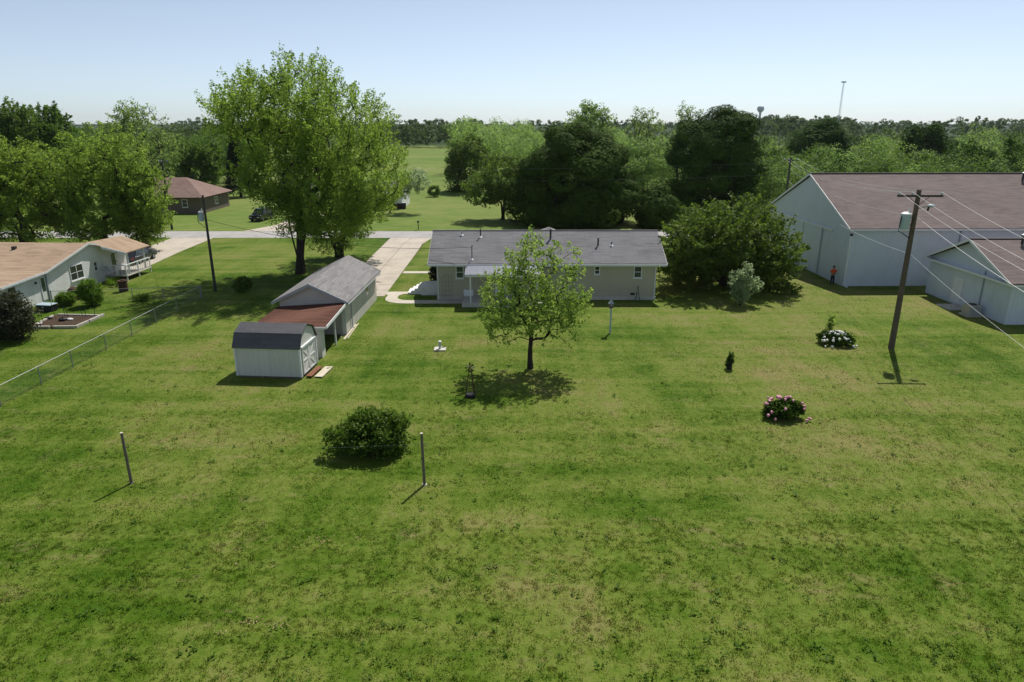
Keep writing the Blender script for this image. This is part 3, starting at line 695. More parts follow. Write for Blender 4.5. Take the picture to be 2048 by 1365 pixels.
pr_ = Nn(MB().prism([(-.4, .6, 3.70), (2.25, 2.2, 2.52), (2.25, 6.1, 2.52), (-.4, 6.1, 3.45)], (0, 0, .09)), 'porch_roof', 'roof_tan')
Nn(MB().prism([(.6, 1.2, 3.12), (2.25, 2.2, 2.38), (2.25, 2.2, 2.60), (.6, 1.2, 3.34)], (.0, -.05, 0)), 'fascia', 'trim')
for y in (2.7, 5.4): Nn(MB().box(1.85, 1.97, y, y + .12, .5, 2.6 + .1 * (y > 5)), 'porch_post', 'trim')
dk = Nn(MB().box(.05, 2.2, 1.9, 6.0, .42, .5), 'deck', 'timber')
for x, y in ((2.1, 1.95), (2.1, 3.9), (2.1, 5.9), (.3, 1.95), (1.2, 1.95)):
    Nn(MB().box(x - .045, x + .045, y - .045, y + .045, .505 if x < 2 else 0, 1.42), 'rail_post', 'trim', dk)
Nn(MB().box(.3, 2.15, 1.90, 1.99, 1.421, 1.49), 'handrail', 'trim', dk); Nn(MB().box(2.04, 2.15, 2.0, 5.9, 1.421, 1.49), 'handrail', 'trim', dk)
for p in np.arange(2.2, 5.8, .3): Nn(MB().box(2.08, 2.11, p, p + .03, .51, 1.415), 'baluster', 'trim', dk)
for p in np.arange(.45, 2.0, .3): Nn(MB().box(p, p + .03, 1.93, 1.96, .51, 1.415), 'baluster', 'trim', dk)
nwin = lambda y, z, w, hh, mull=1: window(n, wmat(n) @ Vector((0.0, y, z)), wmat(n).to_3x3() @ Vector((0, 1, 0)), wmat(n).to_3x3() @ Vector((1, 0, 0)), w, hh, 'glass', 'trim', False, mull)
nwin(-2.7, .95, 1.75, 1.3, 2); nwin(.55, 1.15, .5, .85)
f = Nn(MB().box(.003, .05, 3.05, 3.95, .52, 2.5), 'door', 'trim'); Nn(MB().box(.052, .06, 3.2, 3.8, .75, 2.3), 'pane', 'glass2', f); Nn(MB().box(.052, .1, 3.83, 3.88, 1.4, 1.5), 'handle', 'dark', f)
f = Nn(MB().box(-.028, .02, -6.35, -5.75, .2, 2.15), 'door', 'trim'); Nn(MB().box(.022, .03, -6.24, -5.86, .9, 2.0), 'pane', 'glass2', f)
f = Nn(MB().box(-.028, .02, -9.9, -9.0, 1.0, 2.05), 'window', 'trim'); Nn(MB().box(.022, .03, -9.83, -9.07, 1.07, 1.98), 'pane', 'glass', f)
Nn(MB().box(-.02, .09, -5.68, -5.58, 0, 2.35), 'corner_board', 'trim_grey')
lp = Nn(MB().box(.0, .12, -6.95, -6.8, 1.7, 1.85), 'wall_lamp', 'dark'); Nn(MB().ball((.1, -6.87, 1.65), .08), 'bulb', 'whitep', lp)
Nn(MB().box(.0, .16, 3.95, 4.08, 2.2, 2.35), 'porch_light', 'dark')
ds = Nn(MB().lathe([(.02, -.08), (.18, -.05), (.30, .03)], (0, 0, 0), 14), 'satellite_dish', 'trim_grey')
ds.matrix_local = Matrix.Translation((.45, 1.7, 1.15)) @ Matrix.Rotation(R(60), 4, 'Y')
Nn(MB().tube([(.003, 1.7, 1.0), (.32, 1.7, 1.1)], .02, 6), 'dish_arm', 'trim_grey')
Nn(MB().box(-5.6, -5.3, -1.6, -1.3, 3.3, 3.75), 'roof_vent', 'dark')

# brown brick house across the road
hb = thing('brick_house', 'brown brick house with brown hip roof across the road', 'house', (-57.0, 117.5, 0))
MB().box(-64.5, -50.2, 112.0, 123.0, 0, 2.75).build('wall', M['brick'], hb)
E0, E1 = (-65.1, 111.4, 2.62), (-49.6, 123.6, 2.62)
a_, b_, c_, d_ = (E0[0], E0[1], 2.62), (E1[0], E0[1], 2.62), (E1[0], E1[1], 2.62), (E0[0], E1[1], 2.62)
r1, r2 = (-60.0, 117.5, 5.35), (-54.7, 117.5, 5.35)
MB().add([a_, b_, c_, d_, r1, r2], [(0, 1, 5, 4), (1, 2, 5), (2, 3, 4, 5), (3, 0, 4), (3, 2, 1, 0)]).build('roof', M['roof_brown2'], hb)
MB().box(E0[0] + .05, E1[0] - .05, E0[1] + .05, E1[1] - .05, 2.5, 2.61).build('soffit', M['brown_trim'], hb)
window(hb, (-53.4, 112.0, 1.0), UX, NS, .9, 1.3); window(hb, (-59.5, 112.0, 1.0), UX, NS, 1.2, 1.3)
window(hb, (-50.2, 117.0, 1.0), UY, NE, 1.2, 1.2)
# white house seen through the maple
hw = thing('white_house', 'white house with red brick base half hidden behind the big maple', 'house', (-29, 123, 0))
MB().prism(*body('x', -40, -18.8, 123, 4.5, 2.7, 4.3)).build('wall', M['white_lap'], hw)
MB().prism(*gable('x', -40.5, -18.3, 123, 4.9, 2.66, 4.5, .1)).build('roof', M['roof_grey'], hw)
MB().box(-40.05, -18.75, 118.42, 118.495, 0, .9).build('brick_base', M['rust'], hw)
for x in (-37, -32, -24, -21): window(hw, (x, 118.5, 1.1), UX, NS, 1.1, 1.2)
wb = thing('wheelie_bin', 'dark bin standing at the corner of the white house across the road', 'bin', (-18.5, 118.6, 0))
MB().prism([(-18.8, 118.1, 0.05), (-18.2, 118.1, .05), (-18.15, 118.05, 1.0), (-18.85, 118.05, 1.0)][::-1], (0, .6, 0)).build('bin_body', M['dark'], wb)
MB().box(-18.9, -18.1, 118.0, 118.72, 1.002, 1.07).build('lid', M['can'], wb)
for x in (-18.72, -18.28): MB().tube([(x - .03, 118.66, .1), (x + .03, 118.66, .1)], .1, 10).build('wheel', M['tyre'], wb)
mb_ = thing('mailbox', 'small dark mailbox on a post at the far road edge', 'mailbox', (-12.9, 94.3, 0))
MB().box(-12.95, -12.85, 94.25, 94.35, 0, 1.0).build('post', M['rust'], mb_)
MB().prism([(-13.02 + .24 * (1 - math.cos(a)) / 2, 94.0, 1.0 + (.12 + .13 * math.sin(a) if 0 < a < math.pi else 0)) for a in np.linspace(0, math.pi, 9)][::-1], (0, .55, 0)).build('box', M['black'], mb_)
MB().box(-12.775, -12.76, 94.1, 94.14, 1.1, 1.32).build('flag', M['red'], mb_)

# ================================================================== big trees
X = lambda px, Y, z=8.0: (px - 1024) / FPX * (Y * math.cos(PITCH) + (CAM_H - z) * math.sin(PITCH))
def hz(py, Y): return atY(1024, py, Y).z
def ell(px0, px1, py0, py1, Y, ry, base):
    """ellipsoid whose outline fills a pixel box at distance Y, relative to the trunk foot"""
    zc = (hz(py0, Y) + hz(py1, Y)) / 2; rz = (hz(py0, Y) - hz(py1, Y)) / 2
    x0, x1 = X(px0, Y, zc), X(px1, Y, zc)
    return ((x0 + x1) / 2 - base[0], Y - base[1], zc, (x1 - x0) / 2, ry, rz)
# big silver maple, several stems
bp = (-20.7, 65.6, 0)
E_ = [ell(440, 600, 140, 330, 65, 4.6, bp), ell(510, 690, 112, 300, 66, 5.0, bp), ell(600, 785, 170, 370, 66, 5.0, bp), ell(650, 822, 270, 430, 66.5, 4.6, bp),
      ell(500, 680, 260, 430, 64, 4.6, bp), ell(438, 560, 170, 290, 66, 4.4, bp), ell(545, 770, 330, 470, 66, 4.6, bp), ell(500, 610, 310, 415, 64, 4.0, bp), ell(535, 620, 390, 470, 64, 2.4, bp), ell(600, 740, 400, 492, 64.5, 2.6, bp)]
E_ = [(e[0], e[1], e[2], e[3] * .90, e[4] * 1.5, e[5] * .90) for e in E_]
tree('silver_maple', 'tall spreading maple with forked trunk behind the garage', bp, E_, 1080, 118, .85, .185, M['maple'], M['bark_dark'], .42,
     [(-.75, -.2, 7.0), (.25, .4, 6.5), (1.25, .0, 6.0)], 11, flat=.8, up=.3, jit=.9, inner=.42, rmin=.02, shell=.1, spray=2.3, rise=.75)
bp = (-19.0, 74.2, 0)
E_ = [ell(600, 735, 390, 500, 73, 3.4, bp), ell(640, 800, 330, 450, 75, 4.0, bp)]
tree('maple', 'lower maple standing right behind the tall forked maple', bp, E_, 170, 115, .85, .19, M['maple'], M['bark_dark'], .42, [(-.9, 0, 2.6), (.7, .2, 3.2)], 12, flat=.8, rmin=.02, spray=1.8, jit=.9)
# young yard tree
bp = (1.1, 38.5, 0)
E_ = [ell(946, 1010, 575, 660, 38, 1.2, bp), ell(1130, 1182, 560, 655, 38, 1.2, bp), ell(955, 1075, 520, 660, 38, 2.2, bp), ell(1060, 1178, 520, 660, 38.6, 2.2, bp), ell(1005, 1125, 475, 600, 38.6, 2.2, bp), ell(1030, 1090, 452, 560, 38.6, 1.2, bp), ell(1105, 1160, 468, 560, 38.6, 1.1, bp), ell(960, 1080, 590, 688, 38, 1.9, bp), ell(1050, 1168, 590, 690, 38, 1.9, bp), ell(960, 1170, 560, 660, 38.5, 2.8, bp)]
tree('young_tree', 'young airy tree with single trunk in the middle of the yard', bp, E_, 560, 22, .34, .155, M['young'], M['bark_dark'], .15, [(0.05, 0, 1.75), (.1, .05, 3.6)], 21, flat=.9, up=.4, outw=.4, jit=.9, inner=.15, rmin=.009, shell=.1, droop=.22, spray=.7, rise=.6)
# dense dark maples across the road
bp = (10.4, 102.5, 0)
E_ = [ell(1046, 1255, 275, 462, 102, 8.6, bp), ell(1085, 1180, 246, 380, 102, 6.0, bp), ell(1130, 1250, 262, 400, 103, 6.5, bp), ell(1040, 1130, 300, 440, 101, 5.5, bp), ell(1180, 1268, 300, 440, 102, 5.5, bp), ell(1020, 1100, 350, 458, 100, 4.5, bp), ell(1060, 1250, 360, 470, 100, 7, bp)]
E_ = [(e[0], e[1], e[2], e[3] * .86, e[4] * .9, e[5] * .93) for e in E_]
DK = dict(flat=.7, up=.7, outw=.9, jit=.3, inner=.9, rmin=.03, shell=.88, fill=260)
tree('dark_maple', 'broad dark green maple straight behind the ranch house roof', bp, E_, 190, 560, 1.75, .36, M['dark_leaf'], M['bark_dark'], .5, [(0, 0, 2.2), (.3, 0, 5)], 31, **DK)
bp = (34.3, 113.5, 0)
E_ = [ell(1342, 1500, 240, 425, 113, 6.6, bp), ell(1352, 1450, 226, 350, 113, 5.0, bp), ell(1400, 1512, 216, 340, 113, 5.2, bp), ell(1338, 1420, 270, 430, 112, 4.5, bp), ell(1440, 1515, 270, 430, 113, 4.5, bp)]
E_ = [(e[0], e[1], e[2], e[3] * .88, e[4] * .9, e[5] * .95) for e in E_]
tree('dark_maple', 'tall dark green maple left of the barn, with squared rounded crown', bp, E_, 175, 560, 1.65, .36, M['dark_leaf'], M['bark_dark'], .5, [(0, 0, 2.2), (.2, 0, 5)], 32, **DK)
bp = (20.8, 98.5, 0)
E_ = [ell(1268, 1345, 372, 462, 98, 3.2, bp), ell(1270, 1320, 385, 465, 97.5, 2.6, bp)]
E_ = [(e[0] + .6, e[1], e[2], e[3] * .8, e[4] * .9, e[5] * .9) for e in E_]
tree('dark_maple', 'small dark round tree between the two big dark maples', bp, E_, 60, 330, 1.2, .32, M['dark_leaf'], M['bark_dark'], .25, [(0, 0, 1.4)], 33, **DK)
bp = (X(1640, 172), 172, 0)
E_ = [ell(1588, 1688, 258, 320, 172, 6.5, bp), ell(1618, 1672, 243, 300, 172, 5, bp)]
tree('dark_maple', 'dark round tree rising over the left end of the barn roof', bp, E_, 110, 150, 1.5, .5, M['dark_leaf'], M['bark_dark'], .4, [(0, 0, 3)], 34, **DK)
bp = (X(1846, 168), 168, 0)
E_ = [ell(1800, 1898, 275, 345, 168, 5.5, bp), ell(1812, 1882, 246, 320, 168, 5, bp)]
tree('shade_tree', 'dark peaked tree above the middle of the barn roof', bp, E_, 150, 85, 1.2, .55, M['dark_leaf'], M['bark_dark'], .4, [(0, 0, 3)], 35, flat=.8, up=.6, outw=.6, jit=.6, inner=.5, rmin=.03, shell=.5)
# big arching shrub beside the house
bp = (19.2, 60.6, 0)
E_ = [ell(1335, 1470, 425, 545, 59.5, 4.0, bp), ell(1400, 1545, 400, 520, 60.5, 4.2, bp), ell(1470, 1592, 430, 560, 60.5, 4.0, bp), ell(1322, 1420, 450, 550, 58.5, 3.0, bp), ell(1400, 1560, 460, 545, 59, 3.4, bp), ell(1495, 1590, 500, 590, 58.8, 2.4, bp), ell(1335, 1560, 495, 560, 64.5, 3.2, bp), ell(1322, 1420, 480, 566, 62, 2.6, bp)]
tree('arching_shrub_tree', 'huge arching shrub tree between the ranch house and barn', bp, E_, 700, 62, .75, .25, M['shrub'], M['bark_dark'], .34, [(-1.6, -.2, 1.6), (-.5, .3, 2.2), (.6, -.3, 2.1), (1.7, .1, 1.6)], 41, flat=.5, up=.6, outw=.4, jit=.75, inner=.45, rmin=.02, shell=.1, droop=.3, spray=1.7, rise=.25)
# trees across the road, centre
bp = (-1.4, 104.6, 0)
E_ = [ell(925, 1010, 340, 415, 104, 4.2, bp), ell(960, 1062, 300, 400, 105, 4.4, bp), ell(990, 1065, 330, 425, 104, 3.6, bp)]
tree('spreading_tree', 'spreading olive green tree with bare trunk left of the broad dark maple', bp, E_, 210, 70, .95, .32, M['mid_leaf'], M['bark_dark'], .26, [(-.2, 0, 2.4), (.3, 0, 3.4)], 51, flat=.6, rmin=.02)
bp = (X(940, 150), 150, 0)
E_ = [ell(892, 990, 285, 380, 150, 5.8, bp), ell(900, 975, 268, 350, 150, 5, bp), ell(888, 930, 330, 390, 149, 3, bp)]
tree('round_tree', 'dark rounded tree at the edge of the open field', bp, E_, 190, 80, 1.1, .42, M['mid_leaf'], M['bark_dark'], .35, [(0, 0, 2)], 52, flat=.75, up=.6, inner=.5, rmin=.02, shell=.5)
bp = (-15.6, 138.5, 0)
tree('round_bush', 'small round bush alone on the grass across the road', bp, [(0, 0, 1.15, 1.15, 1.15, 1.1)], 40, 60, .4, .22, M['mid_leaf'], M['bark_dark'], .08, [(0, 0, .5)], 53, cat='bush', inner=.5)
bp = (-20.0, 113.0, 0)
E_ = [ell(775, 840, 340, 400, 113, 2.6, bp), ell(805, 862, 335, 385, 113, 2.4, bp)]
tree('silvery_tree', 'small grey green tree beside the white house across the road', bp, E_, 110, 45, .6, .24, M['silver'], M['bark_dark'], .16, [(.2, 0, 1.5)], 54, inner=.2, rmin=.02)
bp = (X(1182, 165), 165, 0)
E_ = [ell(1135, 1235, 215, 300, 165, 5.6, bp), ell(1140, 1215, 200, 270, 165, 4.6, bp), ell(1145, 1240, 270, 350, 165, 5, bp)]
tree('tall_light_tree', 'tall light green tree rising over the broad dark maple', bp, E_, 200, 55, 1.15, .45, M['light_leaf'], M['bark'], .36, [(0, 0, 6)], 55, inner=.3, rmin=.03)
def airy(px0, px1, py0, py1, Y, label, seed, leafm='light_leaf', nl=14, bark='bark_pale', ncl=230):
    bp = (X((px0 + px1) / 2, Y), Y, 0)
    E2 = [ell(px0, px1, py0, py1, Y, (px1 - px0) / 20, bp), ell(px0 + (px1 - px0) * .15, px0 + (px1 - px0) * .6, py0 - 6, (py0 + py1) / 2, Y, 3, bp)]
    return tree('airy_tree', label, bp, E2, ncl, nl, .8, .34, M[leafm], M[bark], .34, [(-.6, 0, E2[0][2] * .45), (.7, .2, E2[0][2] * .5)], seed, inner=.05, rmin=.035, shell=.1, jit=1.0)
airy(1250, 1330, 218, 330, 150, 'thin half bare tree between the two dark maples', 61)
airy(1345, 1412, 208, 300, 175, 'thin half bare tree peeking over the squared dark maple', 62, nl=9)
airy(212, 352, 202, 380, 128, 'tall thin leaved tree standing above the left tree mass', 63, nl=17, bark='bark_dark', ncl=420)
# left: trees behind the neighbour's house
def leafy(px0, px1, py0, py1, Y, label, seed, leafm='maple', name='leafy_tree', ncl=330, nl=105, cr=1.0, ls=.22, parts=4, bark='bark_dark', inner=.4):
    rng = random.Random(seed); bp = (X((px0 + px1) / 2, Y, 5), Y, 0); W = px1 - px0; Hh = py1 - py0; k = FPX / (Y + 3)
    E2 = [ell(px0 + W * .12, px1 - W * .12, py0 + Hh * .2, py1, Y, W / k * .42, bp)]
    for i in range(parts):
        u = (i + .5) / parts; cx = px0 + W * (.2 + .6 * u); top = py0 + Hh * (.0 + .28 * abs(u - .5) * 2 * rng.random() + .05 * rng.random())
        E2.append(ell(cx - W * .24, cx + W * .24, top, top + Hh * .55, Y + rng.uniform(-2, 2), W / k * .26, bp))
    E2.append(ell(px0 + W * .08, px1 - W * .08, py0 + Hh * .62, py1 + Hh * .06, Y - 1.5, W / k * .36, bp))
    for s in (0, 1):
        x0 = px0 if s == 0 else px1 - W * .42
        E2.append(ell(x0, x0 + W * .42, py0 + Hh * .42, py0 + Hh * .92, Y - 1, W / k * .24, bp))
    return tree(name, label, bp, E2, ncl, nl, cr, ls, M[leafm], M[bark], .4, [(-.4, 0, 3), (.5, .1, 3.6)], seed, inner=inner, flat=.8, rmin=.025, shell=.1, spray=1.9, rise=.6, jit=.9)
leafy(90, 300, 248, 470, 79, 'bushy green tree above the tan roof of the neighbour house', 71, 'maple', ncl=430)
leafy(-70, 130, 265, 480, 77, 'bushy green tree cut by the left edge behind the tan roof', 72, 'maple', ncl=380)
leafy(225, 332, 330, 478, 80, 'lower bushy tree at the right end of the neighbour tree row', 73, 'maple', ncl=210)
leafy(-40, 80, 200, 330, 125, 'tall dark tree at the left edge against the sky', 74, 'mid_leaf', ncl=220, ls=.42, nl=60)
leafy(30, 150, 200, 320, 132, 'broad dark crowned tree beside the tree at the left edge', 75, 'mid_leaf', ncl=200, ls=.42, nl=60)
leafy(350, 436, 288, 372, 142, 'round dark tree directly behind the brown brick house', 76, 'mid_leaf', ncl=170, ls=.42, nl=70)
leafy(250, 400, 262, 350, 165, 'light green tree behind the thin leaved tall tree', 77, 'light_leaf', ncl=190, ls=.5, nl=60)
# conifer next to the maple
bp = (X(472, 138), 138, 0); rngc = np.random.default_rng(78)
zs = rngc.random(2600) ** .8; ang = rngc.random(2600) * 6.283; hh = hz(252, 138)
C = np.stack([np.cos(ang) * (1 - zs) * 3.4 * (.6 + .4 * rngc.random(2600)), np.sin(ang) * (1 - zs) * 3.4 * (.6 + .4 * rngc.random(2600)), .5 + zs * (hh - .5)], 1)
t = thing('conifer', 'dark pointed conifer left of the tall maple', 'tree', bp)
MB().tube([(0, 0, 0), (0, 0, hh * .95)], [.25, .03], 7).build('trunk', M['bark_dark'], t, world=False)
P, N = clump_leaves(C, C * [1, 1, 0] * .3, 7, .45, .5, rngc, .5, .4, .6); leaf_mesh('crown', P, N, .38 * (.7 + .6 * rngc.random(len(P))), M['conifer'], t, None, 5, .4)

# ================================================================== woods: one mass behind
def wood_proto(seed, nl, kind):
    rng = np.random.default_rng(seed)
    if kind == 0: E2 = [(0, 0, .55, .36, .36, .43), (.1, .05, .72, .25, .25, .27), (-.15, 0, .6, .25, .25, .3)]
    elif kind == 1: E2 = [(0, 0, .58, .26, .26, .42), (.08, 0, .75, .2, .2, .24), (-.1, .1, .4, .22, .22, .28)]
    else: E2 = [(0, 0, .5, .42, .42, .38), (.2, 0, .62, .25, .25, .3), (-.2, .1, .66, .25, .25, .28), (0, -.1, .8, .2, .2, .18)]
    C, D = crown_clumps(E2, max(10, nl // 26), rng, .55)
    P, N = clump_leaves(C, D, 26, .10, .7, rng, .6, .6, .55, .4)
    return P, N, np.repeat(rng.random(len(C)), 26)
rngw = np.random.default_rng(99)
protos_near = [wood_proto(200 + k, 1400, k % 3) for k in range(6)]
protos_far = [wood_proto(300 + k, 330, k % 3) for k in range(6)]
protos_vfar = [wood_proto(400 + k, 150, k % 3) for k in range(6)]
def wood(name, label, spots, protos, leafm, ls):
    Ps, Ns, Ss, Ts, Vs = [], [], [], [], []
    for x, y, hgt, wid in spots:
        P, N, T = protos[rngw.integers(len(protos))]; a = rngw.random() * 6.283; c, s_ = math.cos(a), math.sin(a)
        Q = np.stack([(P[:, 0] * c - P[:, 1] * s_) * hgt * wid, (P[:, 0] * s_ + P[:, 1] * c) * hgt * wid, P[:, 2] * hgt], 1) + [x, y, 0]
        N2 = np.stack([N[:, 0] * c - N[:, 1] * s_, N[:, 0] * s_ + N[:, 1] * c, N[:, 2]], 1)
        Ps.append(Q); Ns.append(N2); Ss.append(np.full(len(P), ls * hgt) * (.6 + .8 * rngw.random(len(P))))
        tt = rngw.random(); Ts.append(.75 * tt + .25 * T); Vs.append(np.clip(.45 * tt + .55 * rngw.random(len(P)), 0, 1))
    o = leaf_mesh(name, np.concatenate(Ps), np.concatenate(Ns), np.concatenate(Ss), M[leafm], None, np.concatenate(Ts), 7, .9, np.concatenate(Vs), True)
    tag(o, label, 'woods', None, 'stuff'); return o
def scatter(n, y0, y1, px0, px1, ptop, jh=.12, wid=(.8, 1.2), keep=lambda x, y, px: True, hmin=5, hmax=26):
    out = []
    for _ in range(n):
        y = y0 + (y1 - y0) * rngw.random() ** 1.2; px = px0 + (px1 - px0) * rngw.random(); x = X(px, y, 8)
        if not keep(x, y, px): continue
        top = ptop(px) if callable(ptop) else ptop
        hgt = hz(top + rngw.normal() * 5, y) * (1 + jh * rngw.normal())
        out.append((x, y, min(max(hgt, hmin), hmax), wid[0] + (wid[1] - wid[0]) * rngw.random()))
    return out
# right of the barn and behind it
s1 = scatter(95, 108, 150, 1515, 2180, lambda p: 318, .16, (.8, 1.5), hmin=7, hmax=13) + scatter(95, 150, 230, 1500, 2200, lambda p: 284, .16, (.9, 1.5), hmax=15) + scatter(24, 150, 210, 1930, 2150, lambda p: 268, .1, (.9, 1.3), hmax=16)
s1 = [s1[q] for q in rngw.permutation(len(s1))]; k1, k2 = int(len(s1) * .45), int(len(s1) * .72)
wood('woods', 'mid green trees of the woodland behind the barn', s1[:k1], protos_near, 'mid_leaf', .031)
wood('woods', 'dark green trees mixed into the woodland behind the barn', s1[k1:k2] + scatter(12, 120, 150, 1880, 2150, lambda p: 290, .1, (.5, .7), hmax=14), protos_near, 'dark_leaf', .031)
wood('woods', 'pale green trees mixed into the woodland behind the barn', s1[k2:], protos_near, 'light_leaf', .029)
# between and behind the dark maples
s2 = scatter(46, 135, 215, 1200, 1360, lambda p: 282, .15, hmax=13) + scatter(60, 165, 330, 960, 1240, lambda p: 262, hmax=14.5) + scatter(26, 190, 330, 930, 1060, lambda p: 246, hmax=17) + scatter(16, 112, 135, 1480, 1560, lambda p: 345, hmax=9)
wood('woods', 'lighter green woodland seen between the two dark maples', s2, protos_near, 'light_leaf', .031)
s3 = scatter(60, 150, 330, -150, 450, lambda p: 268, hmax=15) + scatter(30, 95, 130, -260, 20, lambda p: 300, hmax=12) + scatter(24, 150, 260, 395, 520, lambda p: 268, hmax=13)
wood('woods', 'green woodland behind the brown brick house and left trees', s3, protos_near, 'mid_leaf', .033)
# far tree line beyond the open field, then rows to the horizon
s4 = scatter(170, 418, 470, 360, 960, lambda p: 252 if p < 880 else 246, .08, (.7, 1.0), hmax=19) + scatter(220, 300, 480, 940, 2300, lambda p: 262, .08, hmax=16) + scatter(140, 300, 470, -300, 400, lambda p: 258, .08, hmax=16)
wood('woods', 'dark tree line along the far side of the open field', s4, protos_far, 'far_leaf', .07)
s5 = scatter(420, 520, 1100, -500, 2600, lambda p: 246 if p < 1500 else 243, .13, (.9, 1.5), hmin=10, hmax=20) + scatter(110, 700, 980, 1520, 1700, lambda p: 238, .04, (1, 1.5), hmin=12, hmax=24)
s5 += scatter(420, 1200, 2600, -500, 2600, lambda p: 246, .05, (1.2, 2.2), hmin=12, hmax=22)
wood('woods', 'distant wooded horizon beyond all nearer trees', s5, protos_vfar, 'far_leaf', .105)
# far low hills
mb = MB(); prof_ = [(px, 250 - 4 * math.exp(-((px - 2080) / 110) ** 2) - 3 * math.exp(-((px - 1600) / 120) ** 2)) for px in range(-600, 2701, 60)]
pts3 = [(X(px, 3600, 14), 3600, max(1.0, hz(py, 3600))) for px, py in prof_]
k = len(pts3)
mb.add([(x, y, -1) for x, y, z in pts3] + pts3 + [(x * 1.4, y * 1.5, -1) for x, y, z in pts3], [(i, i + 1, k + i + 1, k + i) for i in range(k - 1)] + [(k + i, k + i + 1, 2 * k + i + 1, 2 * k + i) for i in range(k - 1)])
mb.build('hills', M['far_leaf'], None)['kind'] = 'structure'

# ================================================================== yard plants and ornaments
def shrub(name, label, loc, rx, ry, hgt, leafm, ncl, nl, cr, ls, seed, cat='shrub', ells=None, bark='bark_dark', **k):
    E2 = ells or [(0, 0, hgt * .5, rx, ry, hgt * .5), (rx * .3, 0, hgt * .6, rx * .55, ry * .6, hgt * .38), (-rx * .35, 0, hgt * .45, rx * .55, ry * .6, hgt * .4)]
    kw = dict(flat=.8, up=.5, jit=.8, inner=.45, rmin=.008, shell=.2); kw.update(k)
    return tree(name, label, loc, E2, ncl, nl, cr, ls, M[leafm], M[bark], .06, [(-.1 * rx, 0, hgt * .2), (.15 * rx, .05, hgt * .22)], seed, None, cat, **kw)
shrub('lawn_shrub', 'large loose green shrub in the open lawn between the clothes line posts', (-6.35, 27.6, 0), 1.7, 1.35, 2.0, 'lawn_bush', 240, 58, .34, .14, 101,
      ells=[(-.95, 0, .85, .85, .95, .62), (.05, .1, .98, 1.25, 1.1, .85), (.95, .1, 1.0, .85, .9, .85), (.3, 0, .55, 1.45, 1.1, .5)])
shrub('purple_shrub', 'dark purplish shrub cut off by the left edge beside the garden bed', (-34.0, 44.2, 0), 1.75, 1.6, 3.3, 'purple', 230, 50, .45, .17, 102)
shrub('dome_shrub', 'dense green shrub in front of the neighbour double window', (at(184, 612).x, at(184, 612).y, 0), .95, .85, 2.2, 'bush', 90, 55, .32, .14, 103)
shrub('low_shrub', 'low green shrub left of the dense shrub by the white wall', (at(134, 611).x, at(134, 611).y, 0), .7, .6, 1.05, 'bush', 45, 45, .28, .14, 104)
shrub('shade_bush', 'small dark bush in the shade left of the garage', (at(486, 583).x, at(486, 583).y, 0), .75, .7, 1.3, 'mid_leaf', 60, 45, .3, .15, 105)
shrub('porch_shrub', 'dark reddish shrub at the corner behind the white porch steps', (-7.0, 62.2, 0), .6, .8, 1.5, 'purple', 60, 45, .3, .15, 106)
shrub('silvery_sapling', 'pale silvery sapling in front of the huge arching shrub', (18.35, 53.3, 0), 1.1, .9, 3.2, 'silver', 75, 30, .34, .20, 107,
      ells=[(-.35, 0, 2.0, .75, .7, 1.15), (.25, 0, 2.5, .6, .6, .9), (.95, .1, 1.75, .6, .5, .75), (0, 0, 1.0, .7, .6, .7)], inner=.2)
shrub('fence_weed', 'low weedy plant growing at the far chain link fence', (at(285, 602).x, at(285, 602).y, 0), .7, .4, .55, 'bush', 30, 30, .2, .12, 108)
# strap leaved clump by the porch
t = thing('iris_clump', 'clump of bright green strap leaves beside the neighbour deck', 'plant', at(226, 570)); rngi = np.random.default_rng(5); mb = MB()
for i in range(90):
    a = rngi.random() * 6.283; r0 = rngi.random() * .5; r1 = r0 + .15 + .35 * rngi.random(); hgt = .6 + .4 * rngi.random(); w = .03
    ca, sa = math.cos(a), math.sin(a)
    mb.add([(r0 * ca - w * sa, r0 * sa + w * ca, 0), (r0 * ca + w * sa, r0 * sa - w * ca, 0), (r1 * ca, r1 * sa, hgt)], [(0, 1, 2)])
mb.build('leaves', M['bush'], t, world=False)
shrub('ground_plant', 'short green ground plants at the foot of the strap leaves', at(232, 574), .5, .35, .35, 'bush', 16, 25, .16, .10, 109, cat='plant')
# peonies
def blooms(root, pts, r, mat):
    me = None
    for p in pts:
        if me is None:
            rb = random.Random(3); b_ = MB()
            for i in range(7): b_.ball((rb.uniform(-.35, .35) * r, rb.uniform(-.35, .35) * r, rb.uniform(-.2, .4) * r), r * rb.uniform(.5, .75), 6, 4)
            o_ = b_.build('bloom', mat, root, world=False, smooth=True); me = o_.data
        else:
            o_ = bpy.data.objects.new('bloom', me); col.objects.link(o_); o_.parent = root
        o_.location = p; k = random.Random(str(p)).uniform(.7, 1.2); o_.scale = (k, k, k); o_.rotation_euler = (0, 0, p[0] * 9)
p = at(1567, 834)
t = shrub('pink_peony', 'low dark green peony bush covered in pink blooms', p, 1.0, .72, .85, 'dark_leaf', 90, 50, .22, .14, 111, cat='flower bush', flat=.7)
rb = random.Random(8); blooms(t, [(-1.0, -.1, .75), (-.8, .25, .95)] + [((u := rb.uniform(-1.0, 1.0)), (v := rb.uniform(-.85, .5)), max(.16, .98 * math.sqrt(max(0, 1 - (u / 1.15) ** 2 - (v / 1.0) ** 2)) + .04)) for _ in range(26)] + [(.85, -.72, .1), (1.1, -.6, .14)], .085, M['petal_pink'])
p = at(1672, 690)
t = shrub('white_peony', 'sprawling bush with white blooms left of the utility pole', p, 1.1, .7, .9, 'dark_leaf', 85, 42, .24, .14, 112, cat='flower bush', flat=.7, ells=[(-.45, .25, .45, .65, .6, .42), (.35, -.1, .42, .75, .6, .4)])
